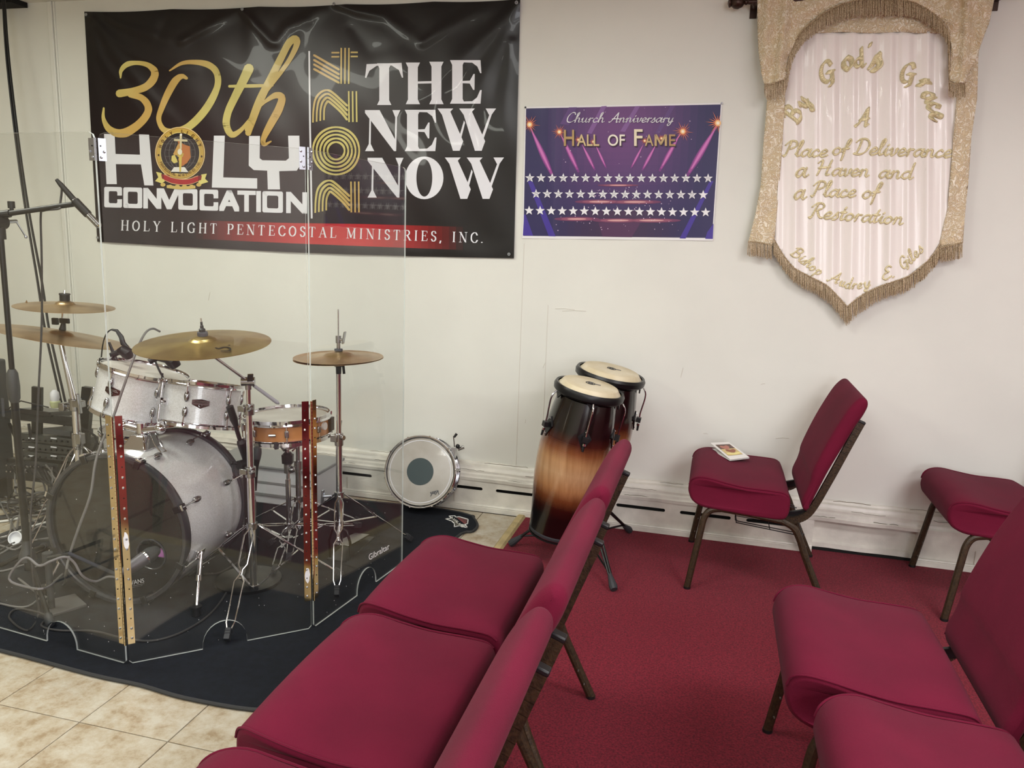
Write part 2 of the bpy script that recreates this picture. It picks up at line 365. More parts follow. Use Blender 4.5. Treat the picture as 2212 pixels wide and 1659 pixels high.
SCR = {
'a': (.52, [[(.40, .40), (.27, .46), (.1, .34), (.06, .12), (.17, 0), (.30, .12), (.43, .42)], [(.45, .48), (.41, .1), (.50, 0), (.60, .10)]]),
'b': (.48, [[(.08, .3), (.22, .7), (.28, 1), (.16, .9), (.12, .4), (.14, .05), (.28, 0), (.42, .15), (.38, .4), (.2, .38)]]),
'c': (.4, [[(.34, .36), (.25, .46), (.1, .34), (.06, .12), (.18, 0), (.4, .1)]]),
'd': (.55, [[(.42, .38), (.28, .46), (.1, .34), (.06, .12), (.2, 0), (.36, .12), (.43, .42)], [(.47, 1), (.42, .1), (.5, 0), (.58, .08)]]),
'e': (.4, [[(.06, .18), (.3, .26), (.32, .42), (.2, .46), (.08, .3), (.08, .08), (.2, 0), (.4, .1)]]),
'f': (.36, [[(.05, .2), (.25, .6), (.32, .95), (.22, 1), (.16, .6), (.12, -.1), (.1, -.35)], [(.02, .4), (.32, .42)]]),
'h': (.5, [[(.04, .2), (.2, .7), (.24, 1), (.14, .95), (.1, .5), (.08, 0)], [(.09, .25), (.22, .44), (.34, .42), (.34, .1), (.4, 0), (.5, .08)]]),
'i': (.26, [[(.04, .2), (.14, .45), (.12, .1), (.2, 0), (.3, .08)], [(.16, .62), (.19, .68)]]),
'l': (.26, [[(.02, .15), (.2, .7), (.22, 1), (.12, .95), (.08, .4), (.12, .03), (.28, .08)]]),
'n': (.52, [[(.02, .3), (.12, .45), (.12, .2), (.1, 0)], [(.11, .25), (.25, .45), (.36, .4), (.36, .1), (.42, 0), (.52, .08)]]),
'o': (.44, [[(.22, .46), (.08, .34), (.06, .12), (.2, 0), (.36, .14), (.36, .36), (.22, .46)]]),
'p': (.48, [[(.06, .3), (.16, .45), (.14, 0), (.1, -.35)], [(.15, .25), (.28, .46), (.42, .34), (.38, .08), (.24, 0), (.15, .08)]]),
'r': (.36, [[(.04, .25), (.14, .47), (.13, .2), (.1, 0)], [(.12, .28), (.22, .42), (.34, .42)]]),
's': (.34, [[(.0, .06), (.12, .26), (.22, .49), (.23, .34), (.29, .16), (.22, .01), (.08, .0)]]),
't': (.28, [[(.2, .85), (.12, .3), (.14, .02), (.28, .08)], [(.02, .5), (.28, .52)]]),
'u': (.54, [[(.04, .3), (.12, .45), (.1, .12), (.2, 0), (.34, .14), (.4, .45)], [(.4, .45), (.38, .1), (.46, 0), (.54, .08)]]),
'v': (.44, [[(.04, .36), (.14, .45), (.16, .1), (.22, 0), (.36, .18), (.36, .44), (.44, .4)]]),
'y': (.46, [[(.04, .36), (.12, .45), (.12, .12), (.22, .02), (.34, .16), (.4, .45)], [(.4, .45), (.36, 0), (.26, -.32), (.12, -.3), (.16, -.12), (.46, .1)]]),
'A': (.72, [[(0, .06), (.08, 0), (.3, .4), (.55, 1)], [(.55, 1), (.57, .4), (.58, 0), (.7, .05)], [(.2, .35), (.68, .38)]]),
'B': (.65, [[(.2, 1), (.18, .5), (.12, 0)], [(.02, .8), (.26, 1), (.55, .92), (.5, .6), (.25, .54)], [(.25, .54), (.58, .45), (.6, .15), (.35, 0), (.05, .05)]]),
'C': (.62, [[(.58, .8), (.48, 1), (.25, .95), (.06, .55), (.1, .1), (.35, 0), (.6, .2)]]),
'D': (.75, [[(.25, .9), (.22, .4), (.15, 0)], [(.02, .78), (.2, .98), (.5, .95), (.68, .6), (.55, .15), (.3, 0), (.05, .05)]]),
'E': (.55, [[(.5, .85), (.35, 1), (.18, .85), (.28, .58), (.38, .55)], [(.38, .55), (.12, .45), (.06, .15), (.25, 0), (.52, .15)]]),
'G': (.7, [[(.58, .8), (.45, 1), (.2, .9), (.05, .5), (.12, .1), (.35, 0), (.55, .2), (.58, .45)], [(.35, .45), (.68, .48)], [(.58, .45), (.55, -.1), (.4, -.2)]]),
'H': (.8, [[(.02, .8), (.2, .98), (.2, .5), (.12, 0)], [(.65, 1), (.58, .5), (.55, .05), (.7, .05)], [(.1, .48), (.65, .54)]]),
'P': (.6, [[(.25, .92), (.2, .5), (.12, 0), (.02, .04)], [(.02, .72), (.2, .98), (.5, .95), (.55, .65), (.3, .48)]]),
'R': (.68, [[(.25, .92), (.2, .5), (.12, 0), (.02, .04)], [(.02, .72), (.2, .98), (.5, .95), (.55, .7), (.3, .52)], [(.3, .52), (.5, .1), (.66, .04)]]),
"'": (.15, [[(.1, 1.05), (.04, .82)]]), '.': (.2, [[(.06, .03), (.12, .06)]]), ' ': (.38, []),
}
def script_line(text, x, y, size, ang=0, hw=.05, ht=.022, nib=.6, slant=.25, track=1.0, width=None, angle_fn=None):
    """polygons for a line of pen script; x, y start of the baseline, ang its direction"""
    adv = sum(SCR[ch][0] for ch in text)*size*track; sx = (width/adv if width else 1)
    out = []; cx = 0
    for ch in text:
        a, st = SCR[ch]
        for s_ in st:
            q = []
            for (u, v_) in s_:
                lx = (cx+(u+v_*slant)*size*sx*track if track < 1 else cx+(u+v_*slant)*size*sx); ly = -v_*size
                q.append((x+lx*math.cos(ang)-ly*math.sin(ang), y+lx*math.sin(ang)+ly*math.cos(ang)))
            out += nibstroke(q, hw*size, ht*size, ang-nib, curve=True, k=4)
        cx += a*size*sx*track
    return out
SER = {  # T thick, t thin; serif feet listed last
'A': (.86, [('t', [(.1, 0), (.42, 1)]), ('T', [(.42, 1), (.74, 0)]), ('t', [(.22, .34), (.62, .34)])], [(.1, 0), (.74, 0)]),
'C': (.82, [('N', [(.72, .75), (.6, .97), (.4, 1), (.16, .8), (.1, .5), (.16, .2), (.4, 0), (.62, .04), (.76, .25)])], []),
'E': (.74, [('T', [(.18, 0), (.18, 1)]), ('t', [(.18, .98), (.64, .98), (.66, .8)]), ('t', [(.18, .52), (.5, .52)]), ('t', [(.5, .62), (.5, .42)]), ('t', [(.18, .02), (.66, .02), (.7, .22)])], [(.18, 0), (.18, 1)]),
'G': (.9, [('N', [(.74, .75), (.62, .97), (.42, 1), (.16, .8), (.1, .5), (.16, .2), (.42, 0), (.7, .08)]), ('T', [(.72, .06), (.72, .42)])], [(.72, .42)]),
'H': (.92, [('T', [(.18, 0), (.18, 1)]), ('T', [(.74, 0), (.74, 1)]), ('t', [(.18, .52), (.74, .52)])], [(.18, 0), (.18, 1), (.74, 0), (.74, 1)]),
'I': (.42, [('T', [(.2, 0), (.2, 1)])], [(.2, 0), (.2, 1)]),
'L': (.74, [('T', [(.18, 0), (.18, 1)]), ('t', [(.18, .02), (.64, .02), (.68, .25)])], [(.18, 0), (.18, 1)]),
'M': (1.08, [('t', [(.16, 0), (.16, 1)]), ('T', [(.18, 1), (.52, .08)]), ('t', [(.52, .08), (.88, 1)]), ('T', [(.88, 1), (.88, 0)])], [(.16, 0), (.88, 0), (.14, 1), (.9, 1)]),
'N': (.92, [('t', [(.16, 0), (.16, 1)]), ('T', [(.16, .98), (.74, .02)]), ('t', [(.76, 0), (.76, 1)])], [(.16, 0), (.13, 1), (.76, 1)]),
'O': (.88, [('N', [(.42, 1), (.16, .82), (.08, .5), (.16, .18), (.42, 0), (.68, .18), (.76, .5), (.68, .82), (.42, 1)])], []),
'P': (.74, [('T', [(.18, 0), (.18, 1)]), ('N', [(.18, .98), (.5, .98), (.64, .75), (.5, .48), (.18, .46)])], [(.18, 0), (.18, 1)]),
'R': (.82, [('T', [(.18, 0), (.18, 1)]), ('N', [(.18, .98), (.48, .98), (.62, .76), (.48, .52), (.18, .5)]), ('T', [(.4, .5), (.72, 0)])], [(.18, 0), (.18, 1), (.74, 0)]),
'S': (.64, [('N', [(.52, .78), (.44, .97), (.28, 1), (.12, .86), (.14, .64), (.3, .53), (.48, .42), (.54, .2), (.4, .02), (.22, 0), (.1, .2)])], []),
'T': (.8, [('T', [(.38, 0), (.38, 1)]), ('t', [(.06, .8), (.08, .98), (.68, .98), (.7, .8)])], [(.38, 0)]),
'Y': (.86, [('T', [(.12, 1), (.42, .48)]), ('t', [(.42, .48), (.7, 1)]), ('T', [(.42, .5), (.42, 0)])], [(.12, 1), (.7, 1), (.42, 0)]),
',': (.3, [('T', [(.12, .06), (.06, -.18)])], []), '.': (.32, [('T', [(.12, .02), (.12, .08)])], []), ' ': (.4, [], []),
}
def serif_line(text, x0, y0, x1, y1, size, tk=.07, tn=.022):
    L = math.hypot(x1-x0, y1-y0); ang = math.atan2(y1-y0, x1-x0); adv = sum(SER[c][0] for c in text)
    gap = (L-adv*size*.92)/(len(text)-1); out = []; cx = 0
    for ch in text:
        a, st, sf = SER[ch]
        mp = lambda u, v_: (x0+(cx+u*size*.92)*math.cos(ang)+v_*size*math.sin(ang), y0+(cx+u*size*.92)*math.sin(ang)-v_*size*math.cos(ang))
        for kd, pts in st:
            q = [mp(u, v_) for u, v_ in pts]
            out += nibstroke(q, (tk if kd in 'TN' else tn)*size, tn*size, ang, curve=(kd == 'N'), k=3)
        for u, v_ in sf:
            out += nibstroke([mp(u-.12, v_), mp(u+.12, v_)], tn*size, tn*size, ang)
        cx += a*size*.92+gap
    return out
def bold_text(body, size=1, offset=0.0, shear=0, space=1):
    cu = bpy.data.curves.new('t', 'FONT'); cu.body = body; cu.size = size; cu.offset = offset; cu.shear = shear; cu.space_character = space; cu.resolution_u = 4
    o = bpy.data.objects.new('t', cu); C.objects.link(o); me = o.to_mesh()
    vs = [(v.co.x, v.co.y) for v in me.vertices]; fs = [[vs[i] for i in p.vertices] for p in me.polygons]
    o.to_mesh_clear(); bpy.data.objects.remove(o); bpy.data.curves.remove(cu)
    return fs
def fit_text(body, quad, offset=0.0, **k):
    """text stretched into a quad given as (x0,y0 top-left, x1,y1 top-right, x2,y2 bottom-right, x3,y3 bottom-left)"""
    fs = bold_text(body, 1, offset, **k); xs = [p[0] for f in fs for p in f]; ys = [p[1] for f in fs for p in f]
    a, b, c, d = min(xs), max(xs), min(ys), max(ys); q = quad
    def mp(p):
        u = (p[0]-a)/(b-a); v_ = (d-p[1])/(d-c)
        return tuple((1-v_)*((1-u)*q[0][i]+u*q[1][i])+v_*((1-u)*q[3][i]+u*q[2][i]) for i in (0, 1))
    return [[mp(p) for p in f] for f in fs]
class Print:
    """flat print: coloured polygons in 2D, refined, then laid on a surface by a function"""
    def __init__(s): s.p = []
    def add(s, polys, col, layer=0, cols=None):
        for q in polys: s.p.append((q, rgba(col) if len(col) == 3 else col, layer))
        return s
    def quad(s, q, c0, c1, layer=0, nx=8, ny=1):   # horizontal gradient strip between colours
        for i in range(nx):
            for j in range(ny):
                g = lambda u, v_: tuple((1-v_)*((1-u)*q[0][k]+u*q[1][k])+v_*((1-u)*q[3][k]+u*q[2][k]) for k in (0, 1))
                u0, u1, v0, v1 = i/nx, (i+1)/nx, j/ny, (j+1)/ny; t = (i+.5)/nx
                s.p.append(([g(u0, v0), g(u1, v0), g(u1, v1), g(u0, v1)], tuple(c0[k]*(1-t)+c1[k]*t for k in range(3))+(1,), layer))
        return s
    def build(s, name, m, parent, fn, step=9, shade=None, label=None):
        bm = bmesh.new(); cl = bm.loops.layers.float_color.new('Col')
        for q, col, ly in s.p:
            if len(q) < 3: continue
            vs = [bm.verts.new((x, y, ly)) for x, y in q]
            for t in tessellate_polygon([[V((x, y, 0)) for x, y in q]]):
                try: f = bm.faces.new([vs[i] for i in t])
                except ValueError: continue
                for l in f.loops: l[cl] = col
        for _ in range(4):
            e = [e for e in bm.edges if e.calc_length() > step]
            if not e: break
            bmesh.ops.subdivide_edges(bm, edges=e, cuts=1); bmesh.ops.triangulate(bm, faces=[f for f in bm.faces if len(f.verts) > 3])
        inv = ROOTM[parent.name].inverted() if parent.type == 'EMPTY' else (ROOTM.get(parent.parent.name, Matrix()).inverted() if parent.parent else Matrix())
        for f in bm.faces:
            for l in f.loops:
                if shade: l[cl] = shade(l.vert.co.x, l.vert.co.y, l[cl])
        for v_ in bm.verts: v_.co = inv @ fn(v_.co.x, v_.co.y, v_.co.z)
        me = bpy.data.meshes.new(name); bm.to_mesh(me); bm.free(); me.materials.append(m)
        me.polygons.foreach_set('use_smooth', [True]*len(me.polygons))
        o = bpy.data.objects.new(name, me); C.objects.link(o); o.parent = parent
        if label: o['label'] = label
        return o
# ================================================================ THE SETTING
YW = 3.86; YH = 3.80
def struct(name, mb, m, label=None, **k):
    o = mb.build(name, m, None, **k); o['kind'] = 'structure'
    if label: o['label'] = label
    return o
XL, XR, YB = -5.6, 4.2, -4.0
struct('wall_back', MB().box(((XL+XR)/2, YW+.06, WZ/2), (XR-XL, .12, WZ)), M_wall, 'cream painted back wall with faint seams and scuffs', smooth=0)
struct('wall_left', MB().box((XL-.05, (YB+YW)/2, WZ/2), (.1, YW-YB, WZ)), mat('beige_side_wall', (172, 158, 134), .6, var=.1, vscale=2), 'plain beige side wall beyond the drums', smooth=0)
struct('wall_right', MB().box((XR+.05, (YB+YW)/2, WZ/2), (.1, YW-YB, WZ)), M_wall, 'cream side wall beyond the chairs', smooth=0)
struct('wall_front', MB().box(((XL+XR)/2, YB-.05, WZ/2), (XR-XL, .1, WZ)), M_wall, 'cream wall opposite the banners', smooth=0)
struct('ceiling', MB().box(((XL+XR)/2, (YB+YW)/2, WZ+.05), (XR-XL, YW-YB, .1)), M_ceil, 'white ceiling of large flat panels', smooth=0)
# narrow ceiling grid strip and a dark block painted as the shade of a gap in the far left corner
struct('trim_1', MB().box((-3.0, 3.60, WZ-.004), (2.4, .02, .012)), M_base, 'thin ceiling batten running along the wall', smooth=0)
g = Y(60, 8, YW-.01)
struct('trim_2', MB().box((-4.02, 3.80, WZ-.012), (.34, .11, .03)), M_dark, 'dark block painted as the shade of a gap in the ceiling corner', smooth=0)
# vertical trims and seams on the back wall
a = Y(117, 5, YW); b = Y(146, 640, YW); xm = (a.x+b.x)/2
struct('trim_3', MB().box((xm, YW-.008, 1.45), (.028, .016, 2.34)).box((xm+.022, YW-.004, 1.45), (.01, .008, 2.34)), M_wall, 'vertical cover strip on the wall left of the black banner', bevel=.003)
for n, (px, py, z0, z1) in enumerate([(1131, 560, .25, 1.4), (1178, 800, .25, 1.1)]):
    struct('trim_%d' % (4+n), MB().box((Y(px, py, YW).x, YW-.0006, (z0+z1)/2), (.0025, .002, z1-z0)), mat('wall_seam%d' % n, (218, 214, 204), .6), 'hairline vertical seam in the painted wall', smooth=0)
# pencil-like scuffs on the paint
sc_m = mat('scuff', (204, 198, 186), .7)
sb = MB()
for px, py, L, an in [(1473, 805, .05, 1.4), (1524, 937, .02, 0), (1690, 947, .06, .1), (1175, 790, .03, 1.2), (1220, 668, .10, 0), (1240, 672, .12, .05), (818, 902, .012, .3), (1135, 910, .02, 1.5), (452, 640, .05, 1.3), (1648, 830, .02, .3)]:
    p = Y(px, py, YW-.0012); d = V((math.cos(an), 0, math.sin(an)))*L/2
    sb.tube([p-d, p+V((0, 0, .003)), p+d], .0009, 4)
struct('trim_6', sb, sc_m, 'thin grey scuff marks on the wall')

# floor: beige tiles, each its own piece, red carpet beyond a wood strip
XS = -.885
fl = struct('floor', MB().box(((XL+XR)/2, (YB+YW)/2, -.056), (XR-XL, YW-YB, .1)), M_grout, 'beige stone look tile floor', smooth=0)
P_ = .2985; X0 = -1.691; Y0 = 1.691; g_ = .0016
tm = None; nt_ = 0; rest = MB()
def tile_mesh(w_, d_):
    mb = MB(); b_ = .0015
    mb.add([(0, 0, 0), (w_, 0, 0), (w_, d_, 0), (0, d_, 0), (0, 0, .005), (w_, 0, .005), (w_, d_, .005), (0, d_, .005), (b_, b_, .006), (w_-b_, b_, .006), (w_-b_, d_-b_, .006), (b_, d_-b_, .006)],
           [(0, 1, 5, 4), (1, 2, 6, 5), (2, 3, 7, 6), (3, 0, 4, 7), (4, 5, 9, 8), (5, 6, 10, 9), (6, 7, 11, 10), (7, 4, 8, 11), (8, 9, 10, 11)])
    return mb
cache = {}
for i in range(-13, 3):
    for j in range(-19, 8):
        x0, x1 = X0+i*P_+g_, min(X0+(i+1)*P_-g_, XS-.02); y0, y1 = Y0+j*P_+g_, min(Y0+(j+1)*P_-g_, 3.80)
        if x1-x0 < .03 or y1-y0 < .02: continue
        key = (round(x1-x0, 3), round(y1-y0, 3))
        if y0 < 1.05 or x0 < -4.7:
            t = tile_mesh(*key); rest.add([(v.x+x0, v.y+y0, v.z-.006) for v in t.v], t.f); continue
        if key not in cache:
            o = tile_mesh(*key).build('tile', M_tile, fl, smooth=0); cache[key] = o
        else:
            o = cache[key].copy(); C.objects.link(o)
        o.location = (x0, y0, -.006)
rest.build('tile_field', M_tile, fl, smooth=0, kind='stuff')
o = struct('floor_carpet', MB().box(((XS+XR)/2+.01, (YB+3.845)/2, -.004), (XR-XS-.02, 3.845-YB, .010)), M_carpet, 'dark red wall to wall carpet', smooth=0)
struct('trim_7', MB().add([(XS-.028, YB, 0), (XS+.022, YB, 0), (XS+.022, 3.8, 0), (XS-.028, 3.8, 0), (XS-.016, YB, .012), (XS+.012, YB, .012), (XS+.012, 3.8, .012), (XS-.016, 3.8, .012)],
       [(0, 1, 5, 4), (1, 2, 6, 5), (2, 3, 7, 6), (3, 0, 4, 7), (4, 5, 6, 7)]).box((XS-.002, 3.62, .0125), (.006, .006, .002)), M_wood, 'pale wooden threshold strip between tile and carpet', smooth=0)

# baseboard: slotted heater covers and the moulding above them
def extrude_x(prof, x0, x1, nseg=1, wob=0):
    mb = MB(); N = len(prof)
    for k in range(nseg+1):
        x = x0+(x1-x0)*k/nseg
        for (y, z) in prof: mb.v.append(V((x, y+wob*math.sin(x*7+z*30), z+wob*1.2*math.sin(x*4.3+1)+wob*math.sin(x*23))))
    for k in range(nseg):
        for i in range(N):
            mb.f.append((k*N+i, k*N+(i+1) % N, (k+1)*N+(i+1) % N, (k+1)*N+i)); mb.mi.append(0); mb.cols.append(None)
    mb.add([], []); mb.f += [tuple(range(N))[::-1], tuple(nseg*N+i for i in range(N))]; mb.mi += [0, 0]; mb.cols += [None, None]
    return mb
mold = [(YW, .162), (YH-.004, .162), (YH-.006, .178), (YH+.002, .184), (YH+.004, .196), (YH+.012, .203), (YH+.012, .214), (YH+.022, .222), (YH+.026, .236), (YH+.044, .240), (YH+.05, .249), (YW, .252)]
def slot_cover(x0, x1, starts):
    """front plate with rounded slots, cut as real openings"""
    mb = MB(); zt, zb = .162, .0; sl = .243; zc = .1205; r = .0088
    def plate(pts): mb.prism([(x, YH, z) for x, z in pts], (0, -1, 0), .006) if False else mb.prism([(x, YH, z) for x, z in pts], (0, -1, 0), .006)
    cuts = [s for s in starts if s > x0+.02 and s+sl < x1-.02]
    plate([(x0, .036), (x1, .036), (x1, zc-r), (x0, zc-r)]); plate([(x0, zc+r), (x1, zc+r), (x1, zt), (x0, zt)])
    px = x0
    for s in cuts+[None]:
        e = s if s is not None else x1
        L = [(px, zc-r)] if px == x0 else [(px-r+r*math.cos(t), zc+r*math.sin(t)) for t in [(-.5+k/6)*PI for k in range(7)]][::1]
        if px != x0: left = [(px-2*r+r*math.cos(t)*0+0, 0) for t in []]
        lft = [(px, zc+r), (px, zc-r)] if px == x0 else [(px-r*(1-math.sin(math.acos(max(-1, min(1, (zz-zc)/r))))), zz) for zz in [zc+r*math.cos(PI*k/6) for k in range(7)]]
        rgt = [(e, zc-r), (e, zc+r)] if s is None else [(e+r*(1-math.sin(math.acos(max(-1, min(1, (zz-zc)/r))))), zz) for zz in [zc-r*math.cos(PI*k/6) for k in range(7)]]
        plate(lft+rgt)
        if s is not None: px = s+sl
    # stepped foot bead
    f = extrude_x([(YH-.001, 0), (YH-.012, 0), (YH-.012, .024), (YH-.009, .027), (YH-.012, .030), (YH-.009, .036), (YH-.001, .038)], x0, x1)
    mb.add(f.v, f.f)
    # seams between sheet panels
    return mb
st1 = [.229-.3155*k for k in range(13)][::-1]; st2 = [1.009+.3155*k for k in range(10)]
bb = struct('baseboard_back', extrude_x(mold, -4.6, XR, 90, .0016), M_base, 'layered cream moulding with cracked old paint along the wall foot')
for nm, a_, b_, st in (('radiator_cover', -4.6, .537, st1), ('radiator_cover', .992, XR, st2)):
    o = slot_cover(a_, b_, st).build(nm, M_base, bb, smooth=30)
    MB().box(((a_+b_)/2, YH+.03, .09), (b_-a_-.01, .012, .13)).build('slot_shade', M_dark, o, smooth=0)  # near-black plate behind the slots, paints the shade inside the cover
    MB().box((a_+.002, YH+.028, .081), (.006, .05, .16)).box((b_-.002, YH+.028, .081), (.006, .05, .16)).build('end_plate', M_base, o, smooth=0)
    sm = MB()
    for k in range(int((b_-a_)/.62)):
        x = a_+.24+.62*k; sm.box((x, YH-.0067, .07), (.002, .0016, .064))
    sm.build('seam', mat('seam_line', (176, 166, 148), .6), o, smooth=0)
rc = extrude_x([(YW, .012), (YW-.012, .012), (YW-.02, .016), (YW-.02, .038), (YW-.006, .046), (YW-.006, .150), (YW-.014, .156), (YW-.014, .166), (YW, .166)], .537, .992, 6, .0012)
rc.build('recess_board', M_base, bb)
MB().box((.765, YW-.012, .006), (.455, .024, .012)).build('gap', M_dark, bb, smooth=0)  # near-black strip painting the shade of the gap under the recess board
# the tangle of hair cracks in the moulding paint
cr = MB(); rr = random.Random(3)
for z, y in ((.250, YH+.049), (.216, YH+.0115), (.182, YH-.001)):
    x = -4.3
    while x < 2.2:
        n = rr.randint(5, 14); pts = []
        for k in range(n): pts.append((x, y-.0012, z+rr.uniform(-.003, .003))); x += rr.uniform(.01, .03)
        cr.tube(pts, rr.uniform(.0006, .0013), 4); x += rr.uniform(.02, .5)
cr.build('paint_crack', mat('crack_dark', (92, 80, 60), .9), bb)
# ================================================================ CHAIRS
def cushion(prof, hw, rad, crown=0, nseg=5, mid=7, zref=None, wavy=0):
    """closed profile (u, z) swept across the width, rolled over at both ends"""
    N = len(prof); P = [V((p[0], 0, p[1])) for p in prof]
    area_ = sum(P[i].x*P[(i+1) % N].z-P[(i+1) % N].x*P[i].z for i in range(N)); sg = 1 if area_ > 0 else -1
    nrm_ = []
    for i in range(N):
        d = P[(i+1) % N]-P[i-1]; nrm_.append(V((d.z, 0, -d.x)).normalized()*sg)
    secs = []
    for k in range(nseg+1):
        a_ = PI/2*(1-k/nseg); secs.append((-(hw-rad+rad*math.sin(a_)), rad*(1-math.cos(PI/2-a_)) if False else rad*(1-math.sqrt(max(0, 1-math.sin(a_)**2)))))
    for k in range(1, mid): secs.append((-(hw-rad)+2*(hw-rad)*k/mid, 0))
    secs += [(-w_, o_) for w_, o_ in secs[:nseg+1][::-1]]
    mb = MB(); zm = sum(p.z for p in P)/N
    for w_, of in secs:
        for i in range(N):
            p = P[i]-nrm_[i]*of
            cz = crown*(1-(w_/hw)**2) if p.z > zm else 0
            tp_ = wavy*max(0, (.14-p.x)/.125)**2 if wavy else 0
            mb.v.append(V((p.x, w_*(1-tp_), p.z+cz)))
    M_ = len(secs)
    for k in range(M_-1):
        for i in range(N): mb.f.append((k*N+i, k*N+(i+1) % N, (k+1)*N+(i+1) % N, (k+1)*N+i))
    for o_ in (0, (M_-1)*N): mb.f += [tuple(o_+i for i in t) for t in tessellate_polygon([[V((mb.v[o_+i].x, mb.v[o_+i].z, 0)) for i in range(N)]])]
    mb.mi = [0]*len(mb.f); mb.cols = [None]*len(mb.f)
    return mb
def cm(pts, k=3): return [(p.x, p.y) for p in catmull([V((x, y, 0)) for x, y in pts], k, True)]
SEAT = cm([(.002, .425), (.012, .458), (.042, .480), (.09, .484), (.16, .472), (.24, .462), (.33, .460), (.395, .456), (.418, .440), (.424, .405), (.418, .360), (.39, .340), (.30, .340), (.2, .346), (.12, .352), (.06, .356), (.022, .372), (.006, .398)])
SEAT = [(.018+u*(.424-.018)/.424, z) for u, z in SEAT]
BACK = cm([(.470, .405), (.470, .435), (.484, .478), (.492, .515), (.494, .54), (.512, .60), (.545, .69), (.580, .77), (.608, .825), (.632, .855), (.650, .864), (.667, .854), (.671, .83), (.657, .79), (.634, .745), (.598, .66), (.556, .56), (.524, .47), (.503, .41), (.492, .385), (.480, .385)])
def loop(pts, w_, k=5): return catmull([V((u, w_, z)) for u, z in pts], k)
def make_chair(label):
    t = thing('church_chair', (0, 0, 0), label, 'chair', 'burgundy church chairs')
    st_o = cushion(SEAT, .263, .013, .010, wavy=.17).build('seat', M_fab, t, smooth=60)
    for s in (-1, 1):
        pts = []
        for u, z in ((.004, .44), (.014, .464), (.042, .480), (.09, .484), (.16, .473), (.24, .463), (.33, .461), (.39, .457), (.414, .444)):
            u = .018+u*(.424-.018)/.424; pts.append(V((u, s*(.263*(1-.17*max(0, (.14-u)/.125)**2)-.0035), z-.0015)))
        MB().tube(catmull(pts, 4), .0030, 6).build('piping', M_fab, st_o)
    cushion(BACK, .250, .025, 0).build('backrest', M_fab, t, smooth=50)
    hw = .245
    for s in (-1, 1):
        fp = loop([(.046, 0), (.064, .12), (.082, .24), (.094, .31), (.118, .345), (.16, .356)], 0)
        for p in fp: p.y = s*(hw+.028*(1-min(1, p.z/.34)))
        MB().tube(fp, .014, 10).build('leg', M_frame, t)
        rp = loop([(.40, .334), (.445, .312), (.472, .27), (.50, .20), (.545, .10), (.592, 0)], 0)
        for p in rp: p.y = s*(hw+.028*(1-min(1, p.z/.34)))
        MB().tube(rp, .014, 10).build('leg', M_frame, t)
        MB().tube([V((.155, s*hw, .356)), V((.27, s*hw, .348)), V((.405, s*hw, .333))], .014, 10).build('seat_rail', M_frame, t)
        pp = [V((u, s*.222, z)) for u, z in ((.36, .338), (.43, .334), (.470, .345), (.500, .372), (.525, .42), (.549, .48), (.580, .56), (.617, .66), (.655, .760))]
        po = MB()
        q = catmull(pp, 4)
        for i in range(len(q)-1): po.bar(q[i], q[i+1]+(q[i+1]-q[i])*.06, .028, .018, (0, 1, 0))
        o = po.build('back_post', M_frame, t, smooth=60)
        d = (pp[-1]-pp[-2]).normalized(); MB().bar(pp[-1], pp[-1]+d*.011, .030, .020, (0, 1, 0)).build('end_cap', M_black, o, bevel=.003)
        for (u, z) in ((.047, .006), (.589, .006)):
            y_ = s*(hw+.0275); MB().cyl((u, y_, 0), (u, y_, .010), .0150, .0150, 12).build('foot_glide', M_black, t)
        for u, z in ((.067, .13), (.056, .062), (.545, .10), (.565, .055)):
            y_ = s*(hw+.028*(1-z/.34)); MB().cyl((u, y_, z), (u+.004, y_-s*.019, z), .0035, .0025, 8).build('stud', M_stud, t)
    MB().bar((.13, -hw, .350), (.13, hw, .350), .02, .012).build('cross_bar', M_frame, t); MB().bar((.37, -hw, .338), (.37, hw, .338), .02, .012).build('cross_bar', M_frame, t)
    for q in (-.21, .21): MB().bar((.405, q, .345), (.50, q, .372), .03, .014, (0, 1, 0)).build('link_bracket', M_blackm, t, bevel=.002)
    r = MB()
    for y_ in (-.17, 0, .17): r.tube([(.22, y_, .345), (.22, y_, .30), (.23, y_, .285), (.50, y_, .262)], .0022, 6)
    for u, z in ((.225, .288), (.36, .276), (.49, .263)): r.tube([(u, -.20, z), (u, .20, z)], .0022, 6)
    for y_ in (-.2, .2): r.tube([(.22, y_, .345), (.22, y_, .30), (.228, y_, .288), (.49, y_, .263)], .0022, 6); r.tube([(.22, y_, .318), (.45, y_, .302)], .0018, 6)
    r.build('book_rack', M_blackm, t)
    return t
L1 = 'burgundy church chair of the left row, farthest from the camera, nearest the congas'
c0 = make_chair(L1); 
# place by the seat's front edge x and centre y
rowL, rowR = -.872, .206
c0.location = (rowL, 1.997, .001)
dup(c0, (rowL+.002, 1.442, .001), 0, 'burgundy church chair in the middle of the left row of three')
dup(c0, (rowL-.003, .888, .001), 0, 'burgundy church chair of the left row closest to the camera, mostly cut off below')
dup(c0, (rowR, 1.985, .001), 0, 'burgundy church chair of the right row whose whole seat shows')
dup(c0, (rowR+.05, 1.432, .001), 0, 'burgundy church chair of the right row, seat cut off by the frame bottom')
dup(c0, (-.067, 3.465, .001), 0, 'burgundy church chair against the wall with a folded card on its seat')
dup(c0, (.927, 3.500, .001), 0, 'burgundy church chair against the wall at the right edge, its back out of frame')

